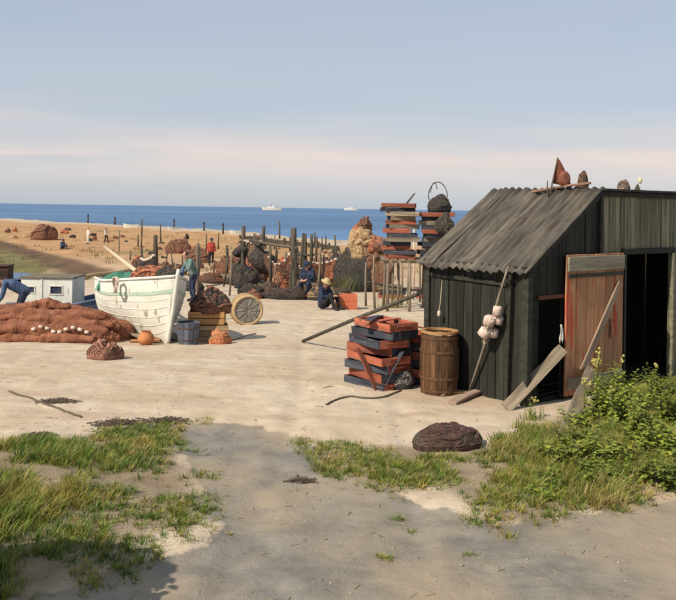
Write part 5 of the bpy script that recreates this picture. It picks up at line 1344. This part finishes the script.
def gcol(x, y, wts, lim=6):
    t = fb(x * 1.1, y * 1.1, 9) * 1.6 + rnd.gauss(0, .5)
    i = wts[min(len(wts) - 1, max(0, int((t + 1.2) / 2.4 * len(wts))))]
    c = GREENS[i]; j = rnd.uniform(.8, 1.25); return (c[0] * j * rnd.uniform(.9, 1.1), c[1] * j, c[2] * j)
def turf(poly, dens, hfun, wts, name, label, seed):
    B = Blades(); xs = [p[0] for p in poly]; ys_ = [p[1] for p in poly]
    x0, x1, y0, y1 = min(xs) - .3, max(xs) + .3, min(ys_) - .3, max(ys_) + .3
    for i in range(int((x1 - x0) * (y1 - y0) * dens)):
        x, y = rnd.uniform(x0, x1), rnd.uniform(y0, y1)
        d = dist_poly(poly, x, y)
        if d < -.25: continue
        n = fb(x * 2.2, y * 2.2, seed, 4)
        k = ss(-.25, .30, d + .45 * n) * ss(-.42, .22, n + (.08 if x < 0 else .42))
        if rnd.random() > k: continue
        hb_ = hfun(x, y) * (.5 + .5 * k)
        if i % 14:
            if i % 3: B.blade(Vector((x, y, gsurf(x, y) - .01)), hb_ * rnd.uniform(.3, .9), rnd.uniform(.0022, .0045), rnd.uniform(.2, 1.1), rnd.uniform(0, 6.28), gcol(x, y, wts))
            continue
        base = gcol(x, y, wts); sz = rnd.uniform(.6, 1.5)                         # a tussock: blades fan out of one root
        for b_ in range(int(rnd.uniform(8, 20) * sz)):
            a_ = rnd.uniform(0, 6.28); rr_ = abs(rnd.gauss(0, .022 * sz)); xx, yy = x + rr_ * math.cos(a_), y + rr_ * math.sin(a_)
            dead = rnd.random() < .14; c_ = (.42, .33, .16) if dead else base; j_ = rnd.uniform(.75, 1.3)
            B.blade(Vector((xx, yy, gsurf(xx, yy) - .01)), hb_ * sz * rnd.uniform(.6, 1.45), rnd.uniform(.0025, .005), rnd.uniform(.15, 1.0), a_ + rnd.gauss(0, .4), (c_[0] * j_, c_[1] * j_, c_[2] * j_))
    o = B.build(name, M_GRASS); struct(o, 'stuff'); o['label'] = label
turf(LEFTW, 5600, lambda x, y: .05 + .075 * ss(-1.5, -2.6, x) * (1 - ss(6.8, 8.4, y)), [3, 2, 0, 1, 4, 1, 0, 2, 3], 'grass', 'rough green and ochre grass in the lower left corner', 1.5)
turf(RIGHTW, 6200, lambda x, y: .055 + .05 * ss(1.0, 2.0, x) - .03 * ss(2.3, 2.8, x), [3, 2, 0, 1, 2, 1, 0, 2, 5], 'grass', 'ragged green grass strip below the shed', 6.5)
def tuft(px, py, n, h, label, spread=.06):
    q = G(px, py); q.z = gsurf(q.x, q.y); B = Blades()
    for i in range(n):
        x, y = rnd.gauss(0, spread), rnd.gauss(0, spread * .7)
        B.blade(Vector((x, y, gsurf(q.x + x, q.y + y) - q.z - .01)), h * rnd.uniform(.5, 1.2), .004, rnd.uniform(.1, .9), rnd.uniform(0, 6.28), gcol(q.x + x, q.y, [0, 1, 2, 3]))
    tag(B.build('grass_tuft', M_GRASS, None, q), label, 'grass tuft')
tuft(385, 554, 70, .05, 'small isolated grass tuft low on the grey track', .03)
tuft(398, 515, 60, .06, 'grass tuft on the track just below the grass strip', .03)
tuft(412, 528, 40, .04, 'tiny grass tuft on the track beside a larger one', .03)
tuft(470, 551, 50, .04, 'flat grass tuft in the middle right of the track', .03)
tuft(230, 532, 40, .04, 'tiny ochre tuft on the track right of the left grass', .012)
tuft(533, 421, 60, .20, 'thin grass tuft growing at the plank foot by the shed')
tuft(520, 428, 60, .16, 'grass tuft at the shed corner beside the leaning plank')
tuft(343, 292, 160, .9, 'yellow green weed clump behind the red box', .35)
tuft(395, 308, 200, .55, 'dry yellow grass clump at the foot of the stake fence', .3)
# sparse beach grass on the far sand
B = Blades()
for i in range(520):
    y = 38 * (3.4 ** rnd.random()); x = rnd.uniform(-.46, .10) * y
    if fb(x * .09, y * .05, 3) + rnd.gauss(0, .25) < .05 or y > interp(SHORE, x) - 8: continue
    c = rnd.choice(((.20, .16, .06), (.28, .20, .08), (.14, .13, .05), (.34, .24, .11)))
    for k in range(14):
        xx, yy = x + rnd.gauss(0, .28), y + rnd.gauss(0, .22)
        B.blade(Vector((xx, yy, gz(xx, yy) - .03)), rnd.uniform(.15, .42), .02, rnd.uniform(.1, .9), rnd.uniform(0, 6.28), c, 2)
o = B.build('beach_grass', M_GRASS); struct(o, 'stuff'); o['label'] = 'sparse dry beach grass on the far sand'
# leafy bush added out of view to throw shade into the lower left corner
q = Vector((-2.68, 4.15, gsurf(-2.68, 4.15)))
t = thing('shade_shrub', 'dense green bush added out of view to shade the lower left corner', 'shade_shrub', q); B = Blades(); rs = random.Random(8)
for k in range(9):
    an = k * .7; top_ = Vector((math.cos(an) * .5, math.sin(an) * .5, rs.uniform(.7, 1.15)))
    MB().tube([(0, 0, -.05), top_ * .5 + Vector((0, 0, .1)), top_], [.02, .012, .006], 6).build('stem', M_OLDZ, t, True)
SHADE_SHRUB = (B, t, rs)
# leafy weeds
def leaf(B, p, d, l, w, col):
    d = d.normalized(); s = d.cross(Vector((0, 0, 1))); s = s.normalized() if s.length > .05 else Vector((1, 0, 0)); u = s.cross(d)
    n = len(B.v); pts = [(0, 0), (.25, .8), (.55, 1), (.82, .55)]
    for (t, ww) in pts:
        c = p + d * l * t - Vector((0, 0, l * .35 * t * t))
        B.v += [tuple(c - s * w * ww + u * w * .25 * ww), tuple(c), tuple(c + s * w * ww + u * w * .25 * ww)]; B.c += [(*col, 1)] * 3
    B.v.append(tuple(p + d * l - Vector((0, 0, l * .35)))); B.c.append((*col, 1))
    for i in range(3):
        a = n + 3 * i; B.f += [(a, a + 1, a + 4, a + 3), (a + 1, a + 2, a + 5, a + 4)]
    a = n + 9; B.f += [(a, a + 1, a + 3), (a + 1, a + 2, a + 3)]
def weed(q, h, ns, spread, label, group, leafl=.075, flower=0, seed=0, tone=1.0):
    t = thing('leafy_weed', label, 'weed', q, 0, group); B = Blades(); mb = MB()
    for k in range(ns):
        az = rnd.uniform(0, 6.28); ln = rnd.uniform(.15, 1) * spread; hh = h * rnd.uniform(.65, 1.05)
        base = Vector((rnd.gauss(0, .05), rnd.gauss(0, .05), -.02)); pts = []
        for i in range(6):
            s = i / 5; pts.append(base + Vector((math.cos(az) * ln * s ** 1.5, math.sin(az) * ln * s ** 1.5, hh * s)))
        mb.tube(pts, [.006, .0055, .005, .004, .003, .002], 5)
        nl = int(hh / .018)
        for i in range(nl):
            s = .12 + .88 * i / nl; a = min(int(s * 5), 4); p = pts[a].lerp(pts[a + 1], s * 5 - a) if a < 5 else pts[5]
            la = i * 2.4 + k; d = Vector((math.cos(la), math.sin(la), rnd.uniform(.0, .7)))
            g_ = tone * rnd.uniform(.75, 1.45); yl = rnd.random()
            col = (1.1 * g_ + .5 * (yl > .85), 1.05 * g_ + .25 * (yl > .85), .9 * g_)
            leaf(B, p, d, leafl * (1.15 - .6 * s) * rnd.uniform(.7, 1.25), leafl * .27 * (1.1 - .4 * s), col)
        if flower and rnd.random() < flower:
            fl = MB()
            for i in range(7): fl.ball(pts[5] + Vector((rnd.gauss(0, .018), rnd.gauss(0, .018), rnd.gauss(0, .02))), rnd.uniform(.009, .017), 6, 4, .2)
            fl.build('flower_head', M_FLOWER, t)
    mb.build('stem', mat('weed stem', (.08, .09, .03), (.14, .13, .05), (9, 9, 9), .8, .1), t, True); B.build('foliage', M_LEAF, t)
WG = 'leafy weeds in the clump before the doorway'
spots0 = [(600, 412, .46, 9), (615, 405, .55, 9), (632, 405, .50, 10), (650, 402, .50, 10), (668, 404, .48, 10), (588, 428, .40, 9), (607, 430, .40, 9), (626, 432, .42, 10), (646, 430, .44, 10), (666, 432, .42, 10), (580, 452, .32, 9), (600, 456, .32, 9), (622, 458, .34, 10), (644, 458, .34, 10), (666, 460, .34, 10), (568, 472, .24, 8), (590, 480, .22, 8), (615, 482, .24, 8), (640, 480, .24, 8), (664, 480, .26, 8), (682, 445, .42, 10), (684, 475, .30, 9), (686, 412, .5, 10), (556, 490, .18, 7), (540, 498, .15, 7), (575, 440, .26, 7)]
rj = random.Random(5)
spots = [(px + rj.uniform(-11, 11), py + rj.uniform(-10, 10), h * rj.uniform(.7, 1.25), ns + rj.randint(-2, 3)) for px, py, h, ns in spots0]
def rowname(py): return 'rear row against the doorway' if py < 415 else 'second row' if py < 445 else 'third row' if py < 465 else 'front row by the track'
nth = ['leftmost', 'second', 'third', 'fourth', 'fifth', 'sixth', 'seventh', 'eighth']
for (px, py, h, ns) in spots:
    q = G(px, py); q.z = gsurf(q.x, q.y)
    i_ = sorted(p for p, y_, *_ in spots if rowname(y_) == rowname(py)).index(px)
    weed(q, h, ns, rj.uniform(.22, .40), f'{nth[i_]} {"" if i_ == 0 else "from left "}broad leaved weed in the {rowname(py)} of the clump', WG, .095, flower=0, tone=rnd.uniform(.75, 1.2))
q = G(603, 414); weed(q, .74, 5, .22, 'tallest pale yellow flowering weed in front of the door edge', None, .06, .95, tone=1.35)
q = G(590, 420); weed(q, .52, 4, .2, 'yellow flowering weed low against the bottom of the brown door', None, .06, .95, tone=1.3)
q = G(655, 405); weed(q, .66, 4, .18, 'tall dark leaved weed standing up in the dark doorway', None, .06, .3, tone=.8)
q = G(536, 418); weed(q, .26, 3, .1, 'sparse small weed at the foot of the low dark opening', None, .045, .5, tone=1.1)

B, t, rs = SHADE_SHRUB
for k in range(4600):
    v = Vector((rs.gauss(0, 1), rs.gauss(0, 1), rs.gauss(0, 1))).normalized() * rs.uniform(.3, 1) ** .5
    p = Vector((v.x * .70, v.y * .70, .80 + v.z * .76)); g_ = rs.uniform(.7, 1.2)
    leaf(B, p, Vector((rs.uniform(-1, 1), rs.uniform(-1, 1), rs.uniform(-.2, .6))), .10, .03, (g_, g_, g_ * .9))
B.build('foliage', M_LEAF, t)

# ------------------------------------------------------------------ labels for the many look-alikes: by colour, then by order from the left
CW = {M_NETD.name: 'black', M_NETB.name: 'brown', M_NETRED.name: 'reddish', M_WRACK.name: 'dark brown', M_NETP.name: 'pale', M_POST.name: 'dark', M_OLDZ.name: 'grey'}
ORD = ['leftmost', 'second', 'third', 'fourth', 'fifth', 'sixth', 'seventh', 'eighth', 'ninth', 'tenth', 'eleventh', 'twelfth', 'thirteenth', 'fourteenth', 'fifteenth', 'sixteenth', 'seventeenth', 'eighteenth', 'nineteenth', 'twentieth', 'last but one', 'last']
for grp, what in (('thin stakes in the band of gear', 'thin {c} stake {n} in the band of gear'), ('net scraps in the band of gear', 'small {c} net scrap {n} in the band of gear'), ('net piles in the band of gear', 'waist high {c} net pile {n} in the band of gear'),
                  ('man high poles in the band of gear', 'man high {c} pole {n} in the band of gear'), ('net piles behind the boat', 'low {c} net pile {n} behind the white boat'), ('small gear heaps on the far beach', 'small {c} gear heap {n} dotted on the far beach'), ('thin stakes far out on the beach', 'thin {c} stake {n} far out on the beach')):
    by = {}
    for o in COL.objects:
        if o.parent is None and o.get('group') == grp: by.setdefault(CW.get(o.data.materials[0].name, 'dark'), []).append(o)
    for c, L_ in by.items():
        L_.sort(key=lambda o: o.location.x / o.location.y)
        for i, o in enumerate(L_): o['label'] = what.format(c=c, n=(ORD[0] if i == 0 else ORD[min(i, 21)] + ' from left') if len(L_) > 1 else 'alone')
